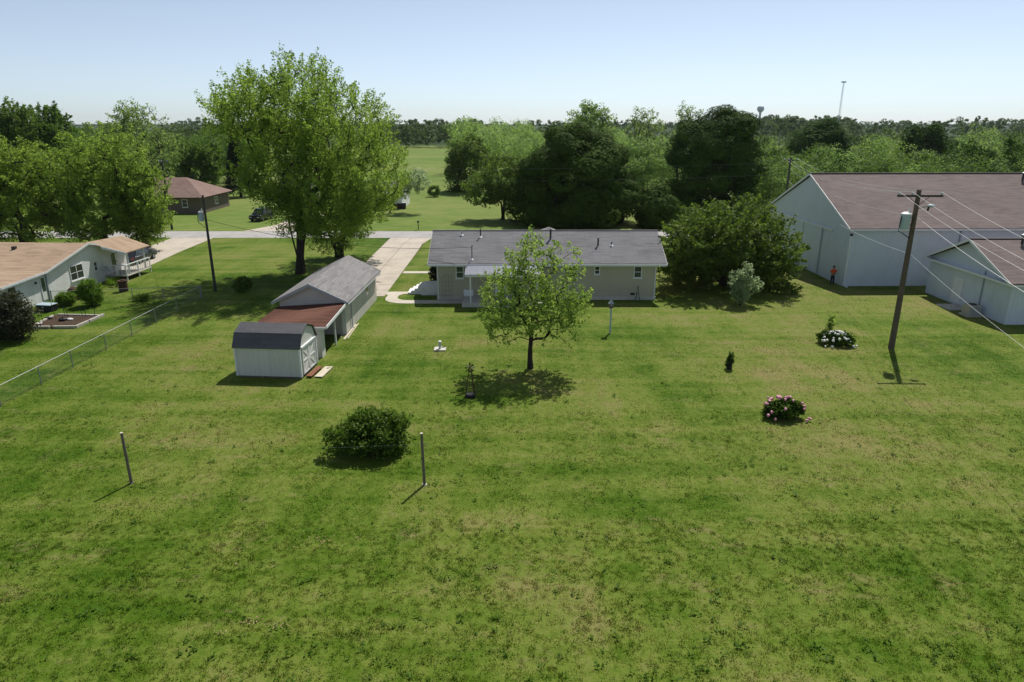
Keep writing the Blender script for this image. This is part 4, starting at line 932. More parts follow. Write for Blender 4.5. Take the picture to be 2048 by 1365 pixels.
rb = random.Random(9); blooms(t, [((u := rb.uniform(-1.05, 1.05)), (v := rb.uniform(-.8, .45)), max(.12, .85 * math.sqrt(max(0, 1 - (u / 1.15) ** 2 - (v / .95) ** 2)) + .03)) for _ in range(44)], .085, M['petal_white'])
shrub('tall_weed', 'thin upright green weed rising behind the white flowering bush', at(1663, 670) + Vector((0, .3, 0)), .3, .25, 1.45, 'young', 24, 18, .18, .13, 113, cat='plant', inner=.1)
t = shrub('slim_plant', 'narrow upright plant with pale top alone on the right lawn', at(1458, 738), .2, .2, .95, 'dark_leaf', 40, 40, .14, .09, 114, cat='plant', ells=[(0, 0, .35, .2, .2, .35), (.02, 0, .68, .15, .15, .26)])
MB().lathe([(.15, 0), (.17, .05), (.17, .5), (.15, .55)], (0, 0, 0), 12).build('tree_guard', M['black'], t, world=False)
MB().lathe([(.09, .86), (.1, .93), (.05, .99)], (0.02, 0, 0), 8).build('pale_top', M['silver'], t, world=False)

# clothes line posts
A, B_ = at(263, 967), at(849, 970)
for p, tip, lab in ((A, atY(243, 867, A.y), 'weathered clothes line post on the left'), (B_, atY(843, 868, B_.y), 'weathered clothes line post beside the large lawn shrub')):
    t = thing('clothes_line_post', lab, 'post', p, 0, 'clothes line posts'); q = tip - p
    MB().tube([(0, 0, 0), q], [.06, .052], 10).build('post', M['wood_old'], t, world=False, smooth=True)
    MB().tube([q, q + Vector((0, 0, .03))], .065, 10).build('cap', M['plank'], t, world=False)
    MB().tube([q + Vector((-.12, 0, -.42)), q + Vector((.12, 0, -.42))], .012, 6).build('hook', M['steel'], t, world=False)
    MB().box(-.09, .09, -.08, .08, -.02, .03).build('footing', M['wood_old' if p is A else 'pad'], t, world=False)
def wire(name, label, a, b, sag, r, mat='alu', group=None, cat='wire'):
    a, b = Vector(a), Vector(b); n_ = max(8, int((b - a).length / 1.5)); pts = []
    for i in range(n_ + 1):
        u = i / n_; pts.append(a.lerp(b, u) - Vector((0, 0, sag * 4 * u * (1 - u))))
    o = MB().tube(pts, r, 5).build(name, M[mat]); return tag(o, label, cat, group)
wire('clothes_line', 'thin white clothes line slung between the two weathered posts', A + Vector((0, 0, 1.82)), B_ + Vector((0, 0, 1.84)), .22, .001, 'whitep', cat='clothes line')

# lantern post bird house
p = at(1220, 667); t = thing('bird_house', 'grey roofed bird house on a white post in the right lawn', 'bird house', p)
MB().tube([(0, 0, 0), (0, 0, 1.85)], .065, 10).build('post', M['can'], t, world=False, smooth=True)
MB().box(-.15, .15, -.15, .15, 1.852, 1.90).build('floor', M['dark'], t, world=False)
bd = MB().box(-.11, .11, -.11, .11, 1.902, 2.14).build('box', M['wood_old'], t, world=False)
MB().tube([(0, -.125, 2.02), (0, -.1102, 2.02)], .04, 10).build('entrance_hole', M['whitep'], bd, world=False)
MB().add([(-.19, -.19, 2.142), (.19, -.19, 2.142), (.19, .19, 2.142), (-.19, .19, 2.142), (0, 0, 2.44)], [(0, 1, 4), (1, 2, 4), (2, 3, 4), (3, 0, 4), (3, 2, 1, 0)]).build('roof', M['trim_grey'], t, world=False)
# well head
p = at(880, 700); t = thing('well_head', 'capped well pipe on a square concrete pad in the lawn', 'well', p)
MB().box(-.38, .38, -.33, .4, -.05, .09).build('pad', M['pad'], t, world=False, bevel=.02)
MB().tube([(.0, .0, .092), (0, 0, .5)], .075, 12).build('pipe', M['can'], t, world=False, smooth=True)
MB().lathe([(.11, .502), (.11, .58), (.06, .62)], (0, 0, 0), 12).build('cap', M['whitep'], t, world=False, smooth=True)
MB().tube([(.1, .15, .1), (.35, .3, .12)], .03, 6).build('conduit', M['dark'], t, world=False)
# ornamental windmill
p = at(941, 793); t = thing('ornamental_windmill', 'brown ornamental garden windmill in the shade of the young tree', 'windmill', p)
for a in range(4):
    c, s_ = math.cos(a * math.pi / 2 + math.pi / 4), math.sin(a * math.pi / 2 + math.pi / 4)
    MB().tube([(.36 * c, .36 * s_, 0), (.07 * c, .07 * s_, 1.62)], .022, 6).build('leg', M['rust'], t, world=False)
for z in (.35, .75, 1.1, 1.4):
    r = .36 - .29 * z / 1.62
    q = [(r * math.cos(a * math.pi / 2 + math.pi / 4), r * math.sin(a * math.pi / 2 + math.pi / 4), z) for a in range(5)]
    MB().tube(q, .015, 5).build('cross_bar', M['rust'], t, world=False)
hub = MB().tube([(0, -.16, 1.68), (0, .1, 1.68)], .045, 10).build('hub', M['rust'], t, world=False)
for a in range(8):
    th = a * math.pi / 4; c, s_ = math.cos(th), math.sin(th); w = .055
    MB().add([(.05 * c - .01 * s_, -.15, 1.68 + .05 * s_ + .01 * c), (.05 * c + .01 * s_, -.15, 1.68 + .05 * s_ - .01 * c), (.26 * c + w * s_, -.17, 1.68 + .26 * s_ - w * c), (.26 * c - w * s_, -.13, 1.68 + .26 * s_ + w * c)], [(0, 1, 2, 3)]).build('blade', M['plank'] if a in (3, 0) else M['rust'], hub, world=False)
MB().prism([(0, .1, 1.66), (0, .3, 1.60), (0, .42, 1.58), (0, .42, 1.82), (0, .3, 1.76), (0, .1, 1.70)], (.012, 0, 0)).build('tail', M['rust'], t, world=False)
MB().tube([(0, 0, 1.62), (0, 0, 1.95)], [.03, .01], 6).build('spire', M['rust'], t, world=False)
MB().lathe([(.28, 0), (.3, .06), (.24, .16)], (0, -.05, 0), 14).build('base_planter', M['black'], t, world=False)

# ================================================================== utility poles and wires
def insul(mb, p): mb.tube([p, p + Vector((0, 0, .06)), p + Vector((0, 0, .14)), p + Vector((0, 0, .17))], [.03, .055, .055, .02], 8)
def power_pole(name, label, loc, hgt, r0, r1, mat, arm=None, az=0.0, can=None, light=False, arm_z=.35):
    t = thing(name, label, 'utility pole', loc, az); pins = []
    MB().tube([(0, 0, 0), (0, 0, hgt * .5), (0, 0, hgt)], [r0, (r0 + r1) / 2, r1], 12).build('pole', M[mat], t, world=False, smooth=True)
    if arm:
        z = hgt - arm_z
        ca = MB().box(-arm, arm, -r1 - .14, -r1 - .03, z - .06, z + .06).build('cross_arm', M['pole_dark'], t, world=False)
        for s in (-1, 1): MB().tube([(s * arm * .45, -r1 - .02, z - .05), (s * .06, -r1 - .01, z - .55)], .02, 5).build('arm_brace', M['pole_dark'], t, world=False)
        for x in (-arm * .93, -arm * .35, arm * .93):
            mb = MB(); insul(mb, Vector((x, -r1 - .08, z + .062))); mb.build('insulator', M['can'], ca, world=False, smooth=True)
            pins.append(wmat(t) @ Vector((x, -r1 - .08, z + .24)))
    if can:
        cx, cz, cr_, ch_ = can
        c = MB().lathe([(cr_ * .92, cz), (cr_, cz + .05), (cr_, cz + ch_ * .92)], (cx, 0, 0), 18).build('transformer', M['can'], t, world=False, smooth=True)
        MB().lathe([(cr_ * 1.06, cz + ch_ * .92 + .002), (cr_ * 1.06, cz + ch_ * .96), (cr_ * .5, cz + ch_ * 1.06)], (cx, 0, 0), 18).build('lid', M['whitep'], c, world=False, smooth=True)
        MB().lathe([(.05, cz + ch_ * 1.0), (.07, cz + ch_ * 1.12), (.04, cz + ch_ * 1.2), (.06, cz + ch_ * 1.25), (.03, cz + ch_ * 1.32)], (cx + cr_ * .55, 0, 0), 10).build('bushing', M['trim'], c, world=False, smooth=True)
        for zz in (.25, .7): MB().box(min(cx, 0), max(cx, 0), -.03, .03, cz + ch_ * zz, cz + ch_ * zz + .06).build('bracket', M['dark'], c, world=False)
        MB().tube([(cx - cr_ * 1.02, -.1, cz + ch_ * .8), (cx - cr_ * 1.25, -.12, cz + ch_ * .2), (cx - cr_ * 1.3, -.12, cz - .1), (cx - cr_ * .4, -.12, cz - .22), (-.12, -.1, cz - .55)], .03, 6).build('lead', M['dark'], c, world=False)
    if light:
        l = MB().tube([(r1, 0, hgt - 1.15), (.7, -.1, hgt - .95)], .03, 6).build('lamp_arm', M['steel'], t, world=False)
        MB().ball((.82, -.12, hgt - .95), .2, 10, 6, (1.2, .8, .5)).build('lamp_head', M['can'], l, world=False, smooth=True)
        MB().tube([(.66, -.1, hgt - 1.25), (.7, -.1, hgt - .98)], .06, 8).build('sensor', M['dark'], l, world=False)
    return t, pins
AZ = -math.atan2(.20, 1.0)
p1, q1 = power_pole('utility_pole', 'brown wooden utility pole with cross arm and transformer in the right yard', (24.75, 42.3, 0), 10.15, .19, .13, 'pole', 1.35, AZ * .2, (-.52, 7.75, .29, 1.0), True)
p2, q2 = power_pole('utility_pole', 'distant utility pole standing left of the barn gable', (37.6, 95.2, 0), 9.6, .17, .12, 'pole_dark', .9, AZ)
p3, q3 = power_pole('utility_pole', 'dark slim utility pole beside the tall maple with grey transformer', (-25.93, 58.2, 0), 8.25, .13, .085, 'pole_dark', None, 0, (-.36, 6.1, .20, .8))
p4, q4 = power_pole('utility_pole', 'far utility pole across from the neighbour tree row', (-46.9, 94.4, 0), 9.4, .16, .11, 'pole_dark', .9, R(80))
P0 = [Vector((12.6, -10, 10.0)), Vector((11.9, -10, 10.0)), Vector((10.2, -10, 10.0))]
nm = ('left', 'middle', 'right')
for k in range(3):
    e0 = Vector((11.7 + (-1.25, -.47, 1.25)[k], -10, 10.0))
    wire('power_line', f'{nm[k]} cross arm wire running toward the viewer from the near utility pole', q1[k], e0, 1.5, .008)
    wire('power_line', f'{nm[k]} cross arm wire running back past the barn from the near utility pole', q1[k], q2[k], .9, .008)
wire('neutral_line', 'lower neutral wire coming toward the viewer below the cross arm', (24.78, 42.15, 8.55), (11.9, -10, 8.6), 1.5, .011)
wire('neutral_line', 'lower neutral wire going back from the near pole past the barn', (24.75, 42.45, 8.55), (37.6, 95.0, 8.2), .9, .008)
wire('phone_cable', 'low pale cable from the near pole out past the outbuilding', (24.8, 42.15, 6.25), (12.2, -10, 6.4), 1.3, .006)
wire('phone_cable', 'low pale cable from the near pole back toward the barn gable', (24.75, 42.45, 6.25), (37.6, 95.0, 6.6), 1.1, .010)
for z, lab in ((8.6, 'upper'), (7.0, 'lower')):
    wire('overhead_line', f'{lab} line following the road on the left of the house', (-46.9, 94.4, z + .4), (37.6, 95.2, z + .4), .9, .007, 'steel')
    wire('overhead_line', f'{lab} line following the road behind the barn', (37.6, 95.2, z + .4), (125, 95.2, z + .4), .9, .007, 'steel')
    wire('overhead_line', f'{lab} line following the road past the left trees', (-46.9, 94.4, z + .4), (-130, 94.4, z + .4), .9, .007, 'steel')
wire('service_cable', 'dark service cable from the slim pole to the house roof mast', (-25.85, 58.2, 6.2), MAST_TOP, .9, .017, 'dark', cat='cable')
wire('service_cable', 'dark cable from the slim pole back to the road line', (-25.93, 58.3, 7.9), (-46.9, 94.4, 8.6), .7, .012, 'dark', cat='cable')

# ================================================================== chain link fence, garden bed, clutter at the left
def chain_fence(label, a, b, posts, hgt, name='chain_link_fence'):
    a, b = Vector(a), Vector(b); d = (b - a); L = d.length; d.normalize(); ang = math.atan2(d.y, d.x)
    t = thing(name, label, 'fence', a, ang)
    for u in posts:
        MB().tube([(u, 0, 0), (u, 0, hgt + (.06 if u in (posts[0], posts[-1]) else -.02))], .04 if u in (posts[0], posts[-1]) else .03, 8).build('post', M['steel'], t, world=False)
    MB().tube([(0, 0, hgt), (L, 0, hgt)], .019, 7).build('top_rail', M['steel'], t, world=False)
    mb = MB(); st = .11
    for k in range(int((L + hgt) / st)):
        for s in (1, -1):
            u0 = k * st - hgt if s > 0 else k * st; u1 = u0 + s * hgt
            z0, z1 = .03, hgt
            if u0 < 0: z0 = -u0 / hgt * hgt; u0 = 0
            if u1 < 0: z1 = hgt + u1 ; u1 = 0
            if u1 > L: z1 -= (u1 - L); u1 = L
            if u0 > L: z0 += (u0 - L); u0 = L
            if z1 - z0 < .05: continue
            dx = (u1 - u0); w = .002
            mb.add([(u0 - w, .03, z0), (u0 + w, .03, z0), (u1 + w, .03, z1), (u1 - w, .03, z1)], [(0, 1, 2, 3)])
            mb.add([(u0, .03 - w, z0), (u0, .03 + w, z0), (u1, .03 + w, z1), (u1, .03 - w, z1)], [(0, 1, 2, 3)])
    o = mb.build('wire_mesh', M['steel'], t, world=False); o['kind'] = 'stuff'
    return t
chain_fence('grey chain link fence running from the left edge toward the slim pole', (-26.65, 26.4, 0), (-25.98, 55.6, 0), [0, 3.1, 6.3, 9.4, 12.2, 15.6, 18.6, 21.8, 25, 29.2], 1.08)
chain_fence('far chain link fence crossing in front of the neighbour deck', (-25.98, 55.62, 0), (-37.4, 53.8, 0), [.1, 3.0, 5.4, 8.4, 11.5], 1.05)
t = thing('garden_bed', 'timber edged vegetable bed with dark soil beside the fence', 'garden bed', (-32.9, 48.4, 0))
cs = [at(62, 658), at(152, 657), at(202, 635), at(112, 633)]
MB().prism([(c.x, c.y, -.02) for c in cs], (0, 0, .13)).build('soil', M['soil'], t)
def timber(a, b, par, w=.16, z=.2):
    d = (b - a).normalized(); nn = Vector((-d.y, d.x, 0)) * w / 2
    MB().prism([a + nn, a - nn, b - nn, b + nn], (0, 0, z)).build('timber', M['timber'], par, bevel=.015)
for i, (u0, u1) in ((0, (.0, .42)), (0, (.5, 1.0)), (1, (0, .48)), (1, (.52, 1.12)), (2, (.0, .4)), (2, (.42, .95)), (3, (.1, .9))):
    a, b = cs[i], cs[(i + 1) % 4]; timber(a.lerp(b, u0), a.lerp(b, u1), t)
rs = random.Random(4)
for k, (px, py, hh) in enumerate(((88, 650, 1.1), (112, 640, 1.5), (131, 637, 1.0), (137, 638, 1.0), (166, 637, 1.05), (173, 638, 1.0), (190, 637, .9))):
    q = at(px, py); s_ = thing('garden_stake', ('thin dark stake at the front left of the vegetable bed', 'tallest dark stake at the back of the vegetable bed', 'left one of the paired stakes behind the soil', 'right one of the paired stakes behind the soil', 'left one of the leaning stakes at the right of the bed', 'right one of the leaning stakes at the right of the bed', 'last stake at the right end of the bed')[k], 'stake', q)
    ln = Vector((rs.uniform(-.15, .15), 0, hh)); MB().tube([(0, 0, 0), ln], .018, 6).build('rod', M['dark'], s_, world=False)
    MB().tube([ln * .6 + Vector((-.04, 0, 0)), ln * .6 + Vector((.04, 0, 0))], .01, 5).build('tie', M['dark'], s_, world=False)
for px, py, r, mat, lab in ((126, 644, .36, 'black', 'black plastic bag lying on the vegetable bed soil'), (141, 643, .24, 'whitep', 'white bag next to the black bag on the bed'), (98, 641, .26, 'black', 'dark folded sheet at the back left of the bed')):
    q = at(px, py); s_ = thing('bag', lab, 'bag', q + Vector((0, 0, .1))); mb = MB(); rr = random.Random(lab)
    for i in range(6): mb.ball((rr.uniform(-1, 1) * r * .6, rr.uniform(-1, 1) * r * .4, r * .3), r * rr.uniform(.35, .55), 7, 5, (1.2, 1, .7))
    mb.build('sack', M[mat], s_, world=False, smooth=True)
    MB().tube([(0, 0, r * .5), (r * .1, 0, r * .85)], [r * .16, r * .08], 6).build('knot', M[mat], s_, world=False)
for px, py, mat, lab, w, d_, hh in ((66, 654, 'yellow', 'small yellow plastic toy beside the purple shrub', .35, .2, .3), (78, 651, 'whitep', 'white plastic tub at the left end of the bed', .45, .3, .16), (53, 650, 'bluep', 'blue plastic box half hidden by the purple shrub', .4, .35, .35), (41, 652, 'whitep', 'white plastic box farthest left beside the purple shrub', .3, .3, .3)):
    q = at(px, py); s_ = thing('yard_container', lab, 'container', q, .3)
    MB().prism([(-w * .42, -d_ * .42, 0), (w * .42, -d_ * .42, 0), (w * .42, d_ * .42, 0), (-w * .42, d_ * .42, 0)], (0, 0, hh * .85)).build('tub', M[mat], s_, world=False, bevel=.03)
    MB().box(-w / 2, w / 2, -d_ / 2, d_ / 2, hh * .852, hh).build('rim', M[mat], s_, world=False, bevel=.02)
q = at(95, 622); t = thing('storage_chest', 'black storage chest with pale lid rim near the white wall', 'chest', q, R(-8))
MB().box(-.62, .62, -.38, .38, .0, .5).build('chest_body', M['black'], t, world=False, bevel=.04)
MB().box(-.66, .66, -.42, .42, .502, .57).build('lid', M['can'], t, world=False, bevel=.03); MB().box(-.08, .08, -.41, -.385, .3, .42).build('latch', M['steel'], t, world=False)
q = at(152, 600); t = thing('red_planter', 'red barrel planter with brown dead plant by the white wall', 'planter', q)
MB().lathe([(.26, 0), (.34, .25), (.34, .5), (.30, .72)], (.1, 0, 0), 16).build('barrel', M['red'], t, world=False, smooth=True)
MB().lathe([(.52, .725), (.5, .86), (.3, 1.05), (.08, 1.12)], (0, 0, 0), 14).build('plant', M['rust'], t, world=False, smooth=True)
q = at(248, 583); t = thing('burn_barrel', 'rusty brown barrel standing on the neighbour lawn', 'barrel', q)
MB().lathe([(.36, 0), (.37, .02), (.37, .3), (.39, .32), (.37, .34), (.37, .62), (.39, .64), (.37, .66), (.37, .92)], (0, 0, 0), 20).build('drum', M['rust'], t, world=False, smooth=True)
MB().lathe([(.40, .922), (.40, .97), (.30, .98)], (0, 0, 0), 20).build('rim', M['rust'], t, world=False); MB().ball((.05, 0, 1.0), .22, 8, 5, (1, 1, .4)).build('debris', M['soil'], t, world=False)

# ================================================================== cars
def car(label, loc, rz, paint, suv=False):
    t = thing('parked_car', label, 'car', loc, rz)
    w = .9; hh = 1.72 if suv else 1.45; zb = .85 if suv else .75
    side = [(-2.25, .35), (-2.3, .62), (-2.2, zb + .08), (-1.0, zb + .12), (2.1, zb + .1), (2.28, zb - .1), (2.3, .35)]
    bd = MB(); rings = []
    for y, k in ((-w, .93), (-w * .97, 1.0), (w * .97, 1.0), (w, .93)):
        rings.append([(x * (1 if abs(y) < w else .985), y, .33 + (z - .33) * (1 if abs(y) < w else k)) for x, z in side])
    n_ = len(side); vs_ = [p for r_ in rings for p in r_]
    fs = [(i * n_ + k, i * n_ + (k + 1) % n_, (i + 1) * n_ + (k + 1) % n_, (i + 1) * n_ + k) for i in range(3) for k in range(n_)] + [tuple(range(n_))[::-1], tuple(range(3 * n_, 4 * n_))]
    bo = bd.add(vs_, fs).build('body', M[paint], t, world=False, smooth=True, bevel=.03)
    zr, zl = hh, zb + .1; xr0, xr1 = (-.5, 2.0) if suv else (-.35, 1.35); xl0, xl1 = -1.15, 2.2 if suv else 2.0
    cab = MB().add([(xl0, -w * .93, zl), (xl1, -w * .93, zl), (xl1, w * .93, zl), (xl0, w * .93, zl), (xr0, -w * .72, zr), (xr1, -w * .72, zr), (xr1, w * .72, zr), (xr0, w * .72, zr)],
                   [(0, 1, 5, 4), (1, 2, 6, 5), (2, 3, 7, 6), (3, 0, 4, 7), (4, 5, 6, 7)]).build('cabin_glass', M['glass'], t, world=False)
    MB().box(xr0 - .05, xr1 + .05, -w * .74, w * .74, zr - .03, zr + .03).build('roof_panel', M[paint], t, world=False, bevel=.025)
    for s in (-1, 1):
        for (xa, xb) in ((xl0, xr0), (xl1, xr1)):
            MB().tube([(xa, s * w * .93, zl), (xb, s * w * .73, zr)], .045, 6).build('pillar', M[paint], t, world=False)
        MB().tube([(.35, s * w * .935, zl), (.35, s * w * .735, zr)], .04, 6).build('pillar', M[paint], t, world=False)
        MB().box(-.95, -.75, s * w + (-.02 if s > 0 else -.2), s * w + (.2 if s > 0 else .02), zl + .02, zl + .16).build('mirror', M[paint], t, world=False, bevel=.03)
        for x in (-1.42, 1.4):
            wl = MB().tube([(x, s * (w - .2), .33), (x, s * (w + .015), .33)], .33, 20).build('wheel', M['tyre'], t, world=False, smooth=True)
            MB().tube([(x, s * (w + .016), .33), (x, s * (w + .03), .33)], .2, 14).build('rim', M['steel'], wl, world=False)
        MB().box(-2.31, -2.2, s * .62 - .17, s * .62 + .17, .62, .76).build('headlight', M['lamp_white'], t, world=False, bevel=.02)
        MB().box(2.2, 2.315, s * .66 - .12, s * .66 + .12, .62, .80).build('tail_light', M['lamp_red'], t, world=False, bevel=.02)
    MB().box(-2.33, -2.24, -.85, .85, .36, .52).build('bumper', M['black'], t, world=False, bevel=.03); MB().box(2.24, 2.33, -.85, .85, .36, .52).build('bumper', M['black'], t, world=False, bevel=.03)
    return t
car('dark grey car parked on the neighbour drive beyond the deck', (-39.6, 71.6, .035), R(-90), 'car_grey')
car('black sport utility car parked across the road left of the maple', (-37.9, 104.2, 0.0), R(82), 'car_black', True)

# ================================================================== person
t = thing('person', 'person in orange shirt and dark trousers standing at the barn gable', 'person', (29.0, 60.55, 0), R(8))
def skin_mesh(name, verts, edges, mat, root=0):
    me = bpy.data.meshes.new(name); me.from_pydata([v[:3] for v in verts], edges, []); me.update()
    o = link_mesh(name, me, mat, t); md = o.modifiers.new('skin', 'SKIN'); md.use_smooth_shade = True; md.branch_smoothing = .5
    sv = me.skin_vertices[0].data
    for i, v in enumerate(verts): sv[i].radius = (v[3], v[4] if len(v) > 4 else v[3])
    sv[root].use_root = True
    sb_ = o.modifiers.new('sub', 'SUBSURF'); sb_.levels = 1; sb_.render_levels = 2; return o
V = [(0, 0, .95, .15, .11), (0, 0, 1.15, .145, .10), (0, 0, 1.36, .17, .11), (0, 0, 1.49, .06), (0, -.02, 1.60, .075, .09), (0, -.02, 1.70, .075, .09)]
Ed = [(0, 1), (1, 2), (2, 3), (3, 4), (4, 5)]
for s in (-1, 1):
    b = len(V); V += [(s * .19, 0, 1.41, .058), (s * .27, -.02, 1.14, .045), (s * .13, -.24, 1.12, .034), (s * .07, -.28, 1.13, .03)]
    Ed += [(2, b), (b, b + 1), (b + 1, b + 2), (b + 2, b + 3)]
    for j, (dx, dz, L) in enumerate(((.0, .03, .07), (0, .01, .08), (0, -.012, .075), (0, -.034, .06))):
        c = len(V); V += [(s * .05, -.31, 1.13 + dz, .010), (s * .015, -.31 - L * .25, 1.13 + dz, .009)]; Ed += [(b + 3, c), (c, c + 1)]
    c = len(V); V += [(s * .06, -.29, 1.175, .011), (s * .03, -.31, 1.19, .010)]; Ed += [(b + 3, c), (c, c + 1)]
    b = len(V); V += [(s * .10, 0, .86, .085), (s * .11, -.01, .48, .058), (s * .12, .02, .10, .042), (s * .13, -.13, .045, .036)]
    Ed += [(0, b), (b, b + 1), (b + 1, b + 2), (b + 2, b + 3)]
skin_mesh('body', V, Ed, M['skin'])
V = [(0, 0, 1.0, .17, .125), (0, 0, 1.15, .165, .12), (0, 0, 1.37, .19, .13), (0, 0, 1.46, .09)]; Ed = [(0, 1), (1, 2), (2, 3)]
for s in (-1, 1):
    b = len(V); V += [(s * .20, 0, 1.41, .075), (s * .265, -.015, 1.2, .066)]; Ed += [(2, b), (b, b + 1)]
skin_mesh('shirt', V, Ed, M['shirt'])
V = [(0, 0, 1.0, .165, .12), (0, 0, .92, .165, .125)]; Ed = [(0, 1)]
for s in (-1, 1):
    b = len(V); V += [(s * .10, 0, .82, .10), (s * .11, -.01, .48, .078), (s * .12, .015, .10, .065)]; Ed += [(1, b), (b, b + 1), (b + 1, b + 2)]
skin_mesh('trousers', V, Ed, M['pants'], 1)
MB().ball((0, .015, 1.715), .098, 12, 8, (1, 1.12, .85)).build('hair', M['hair'], t, world=False, smooth=True)
for s in (-1, 1):
    MB().ball((s * .128, -.06, .045), .07, 10, 6, (.8, 2.0, .62)).build('shoe', M['black'], t, world=False, smooth=True)
    MB().ball((s * .032, -.112, 1.655), .012, 6, 4).build('eye', M['black'], t, world=False)
    MB().ball((s * .085, -.015, 1.635), .028, 6, 4, (.4, .8, 1.1)).build('ear', M['skin'], t, world=False)
MB().ball((0, -.125, 1.625), .018, 6, 4, (.8, 1, 1.3)).build('nose', M['skin'], t, world=False); MB().box(-.025, .025, -.118, -.108, 1.575, 1.583).build('mouth', M['lamp_red'], t, world=False)
ct = thing('controller', 'small dark remote controller held by the person in orange', 'controller', (28.95, 60.22, 1.12), R(8))
MB().box(-.1, .1, -.05, .05, -.02, .03).build('case', M['dark'], ct, world=False, bevel=.015); MB().box(-.07, .07, -.045, .02, .0302, .036).build('screen', M['glass'], ct, world=False)

# ================================================================== water tower and mast on the horizon
D_ = 1500; p = atY(1519, 240, D_); t = thing('water_tower', 'round water tower standing on the far horizon', 'water tower', (p.x, D_, 0))
zt = atY(1519, 212, D_).z; r = 7.0
MB().tube([(0, 0, 0), (0, 0, 14), (0, 0, zt - r * 1.9)], [3.6, 2.2, 2.2], 16).build('stem', M['tower'], t, world=False, smooth=True)
MB().lathe([(2.2, zt - r * 1.95), (3.6, zt - r * 1.75), (6.3, zt - r * 1.35), (7.2, zt - r * .9), (6.9, zt - r * .5), (5.2, zt - r * .15), (2.2, zt), (.3, zt + .1)], (0, 0, 0), 24).build('tank', M['tower'], t, world=False, smooth=True)
D_ = 620; p = atY(1675, 240, D_); t = thing('lattice_mast', 'tall slender lattice mast on the right horizon', 'mast', (p.x + 1.0, D_, 0)); zt = atY(1682, 166, D_).z
for a in range(3):
    c, s_ = math.cos(a * 2.094), math.sin(a * 2.094)
    MB().tube([(.9 * c, .9 * s_, 0), (.55 * c, .55 * s_, zt)], .09, 5).build('leg', M['tower'], t, world=False)
mb = MB()
for k in range(int(zt / 2)):
    q = [Vector(((.9 - .35 * z / zt) * math.cos(a * 2.094), (.9 - .35 * z / zt) * math.sin(a * 2.094), z)) for z in (k * 2, k * 2 + 2) for a in range(3)]
    for a in range(3): mb.tube([q[a], q[3 + (a + 1) % 3]], .05, 4, False)
mb.build('lacing', M['tower'], t, world=False)
MB().lathe([(.6, zt), (2.0, zt + .2), (2.0, zt + 1.1), (.6, zt + 1.3)], (0, 0, 0), 12).build('platform', M['tower'], t, world=False)

# ================================================================== grass blades and weeds of the near lawn
rngg = np.random.default_rng(1234)
def grass_area(y0, y1, dens, hgt, wid, per=14, sig=.06):
    """mown blades standing in small tufts"""
    W = .80 * (y1 + 6) + 8; nt = int((y1 - y0) * 2 * W * dens / per)
    ty = y0 + (y1 - y0) * rngg.random(nt); tx = (rngg.random(nt) * 2 - 1) * W
    ok = (.78 * (ty * .953 + 4.3) + 9 - np.abs(tx)) / 8 > rngg.random(nt)          # thins out beyond the view
    x, y = tx, ty
    bare = ((x > -12.4) & (x < -3) & (y > 53.3) & (y < 58.5)) | ((x > -6.5) & (x < 12) & (y > 54.6)) | ((x > -4.2) & (x < 2.8) & (y > 52.5)) | ((x > -35) & (x < -31) & (y > 46.6) & (y < 50.2)) | ((x < -37.2) & (y > 49)) | ((x > 29.6) & (y > 60)) | ((x > 35.8) & (y > 47.6)) | ((x > -16.2) & (x < -11.4) & (y > 40) & (y < 56)) | ((x > -15.8) & (x < -11.9) & (y > 36.9) & (y < 39.5))
    tx, ty = tx[ok & ~bare], ty[ok & ~bare]; nt = len(tx)
    th = (.45 + .9 * rngg.random(nt) ** 1.6) * (.8 + .3 * np.sin(tx * 1.3 + 1.7 * np.sin(ty * .9)) * np.sin(ty * 1.7 + tx * .4)); tv = np.clip(rngg.normal(size=nt) * .36 + .52, 0, 1)
    n_ = nt * per; x = np.repeat(tx, per) + rngg.normal(size=n_) * sig; y = np.repeat(ty, per) + rngg.normal(size=n_) * sig
    a = rngg.random(n_) * 6.283; h_ = hgt * np.repeat(th, per) * (.6 + .7 * rngg.random(n_)); w = wid * (.7 + .6 * rngg.random(n_)); ln = h_ * (.3 + .8 * rngg.random(n_)); b = rngg.random(n_) * 6.283
    V = np.zeros((n_, 3, 3), np.float32)
    V[:, 0, 0] = x - w * np.cos(a); V[:, 0, 1] = y - w * np.sin(a); V[:, 1, 0] = x + w * np.cos(a); V[:, 1, 1] = y + w * np.sin(a)
    V[:, 2, 0] = x + ln * np.cos(b); V[:, 2, 1] = y + ln * np.sin(b); V[:, 2, 2] = h_
    return V, np.clip(.75 * np.repeat(tv, per) + .25 * rngg.random(n_), 0, 1)
parts_ = [grass_area(12, 22, 640, .058, .011), grass_area(22, 32, 340, .05, .014, 7, .08), grass_area(32, 45, 170, .04, .02, 3, .1), grass_area(45, 66, 60, .035, .028, 2, .1)]
G_ = np.concatenate([p_[0] for p_ in parts_]); GV = np.concatenate([p_[1] for p_ in parts_])
go = quads('lawn_grass', G_, M['blade'], None, GV, None, 3); tag(go, 'short mown grass blades of the yard', 'grass', None, 'stuff')
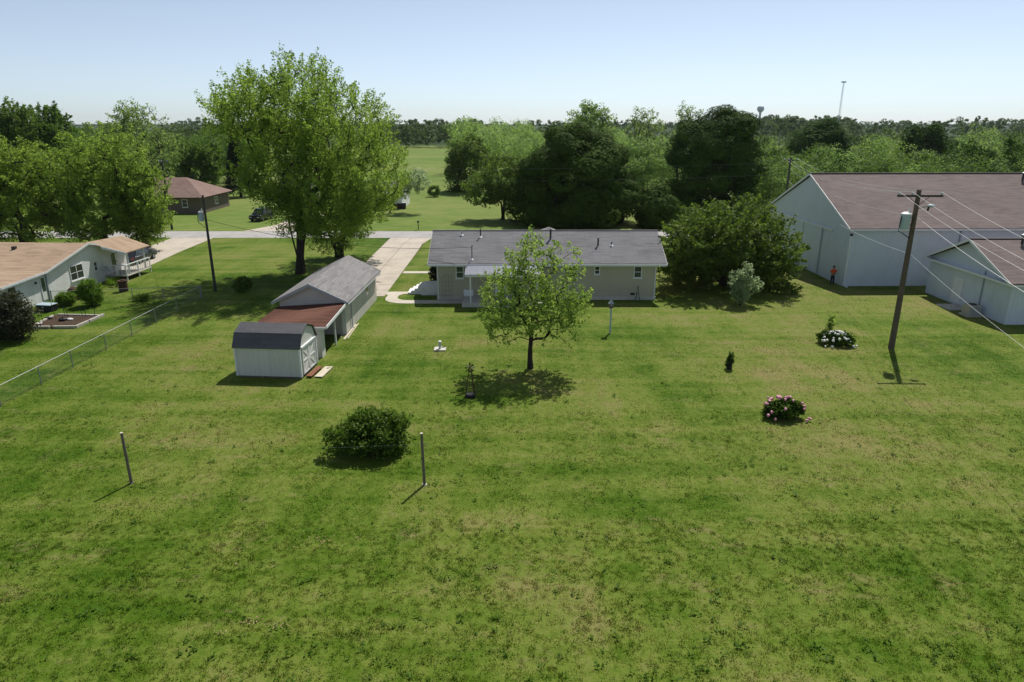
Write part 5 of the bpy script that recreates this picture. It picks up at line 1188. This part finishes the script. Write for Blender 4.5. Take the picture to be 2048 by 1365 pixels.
# broad leaved weeds, darker tufts among the grass
nw = 3000; y = 13 + 26 * rngg.random(nw) ** 1.8; x = (rngg.random(nw) * 2 - 1) * .75 * (y + 5)
k_ = 9; cx, cy_ = np.repeat(x, k_), np.repeat(y, k_); sc_ = np.repeat(.35 + rngg.random(nw) ** 3 * 1.1, k_)
P = np.stack([cx + rngg.normal(size=nw * k_) * .06 * sc_, cy_ + rngg.normal(size=nw * k_) * .06 * sc_, .03 + .07 * rngg.random(nw * k_) * sc_], 1)
ok = ~((P[:, 0] > -16.5) & (P[:, 0] < -11.2) & (P[:, 1] > 36)); N = rngg.normal(size=P.shape) * .5 + [0, 0, 1.0]
wo = leaf_mesh('lawn_weeds', P[ok], N[ok], (.08 * sc_ * (.6 + .8 * rngg.random(nw * k_)))[ok], M['weed'], None, None, 3, .6); tag(wo, 'small dark broad leaved weeds scattered in the lawn', 'weeds', None, 'stuff')

# dry clippings left by the mower
rc = np.random.default_rng(77); Pc = []
for px, py, k, sp in ((650, 1085, 50, .35), (598, 1090, 16, .25), (532, 1048, 14, .2), (610, 1072, 12, .3), (500, 1243, 40, .16), (556, 1252, 45, .16), (440, 1268, 12, .12), (475, 1130, 8, .1), (538, 1136, 8, .1), (712, 1078, 10, .15), (1410, 1095, 14, .15), (1380, 752, 30, .35), (1395, 748, 24, .25), (1868, 890, 12, .15), (1440, 1075, 10, .12), (405, 735, 60, .6), (945, 652, 50, .5), (300, 900, 50, .7), (405, 895, 60, .5)):
    q = at(px, py); Pc.append(np.stack([q.x + rc.normal(size=k) * sp, q.y + rc.normal(size=k) * sp * .6, .03 + .05 * rc.random(k)], 1))
Pc = np.concatenate(Pc); co = leaf_mesh('grass_clippings', Pc, rc.normal(size=Pc.shape) * .6 + [0, 0, 1], .035 + .05 * rc.random(len(Pc)), M['clip'], None, None, 9, .5); tag(co, 'scattered bits of dry tan grass clippings on the lawn', 'clippings', None, 'stuff')

# ================================================================== haze
hz_ = MB().box(-5900, 5900, -290, 5500, -1.5, 75).build('haze', None); hz_['kind'] = 'stuff'; hz_['label'] = 'thin bright summer haze in the distance'; hz_['category'] = 'haze'
t_ = NT('haze_air'); pv = t_.n('ShaderNodeVolumePrincipled', {'Density': .00005, 'Color': (.86, .92, 1.0, 1), 'Anisotropy': .3}); t_.t.links.new(pv.outputs[0], t_.out.inputs['Volume'])
hz_.data.materials.append(t_.m)
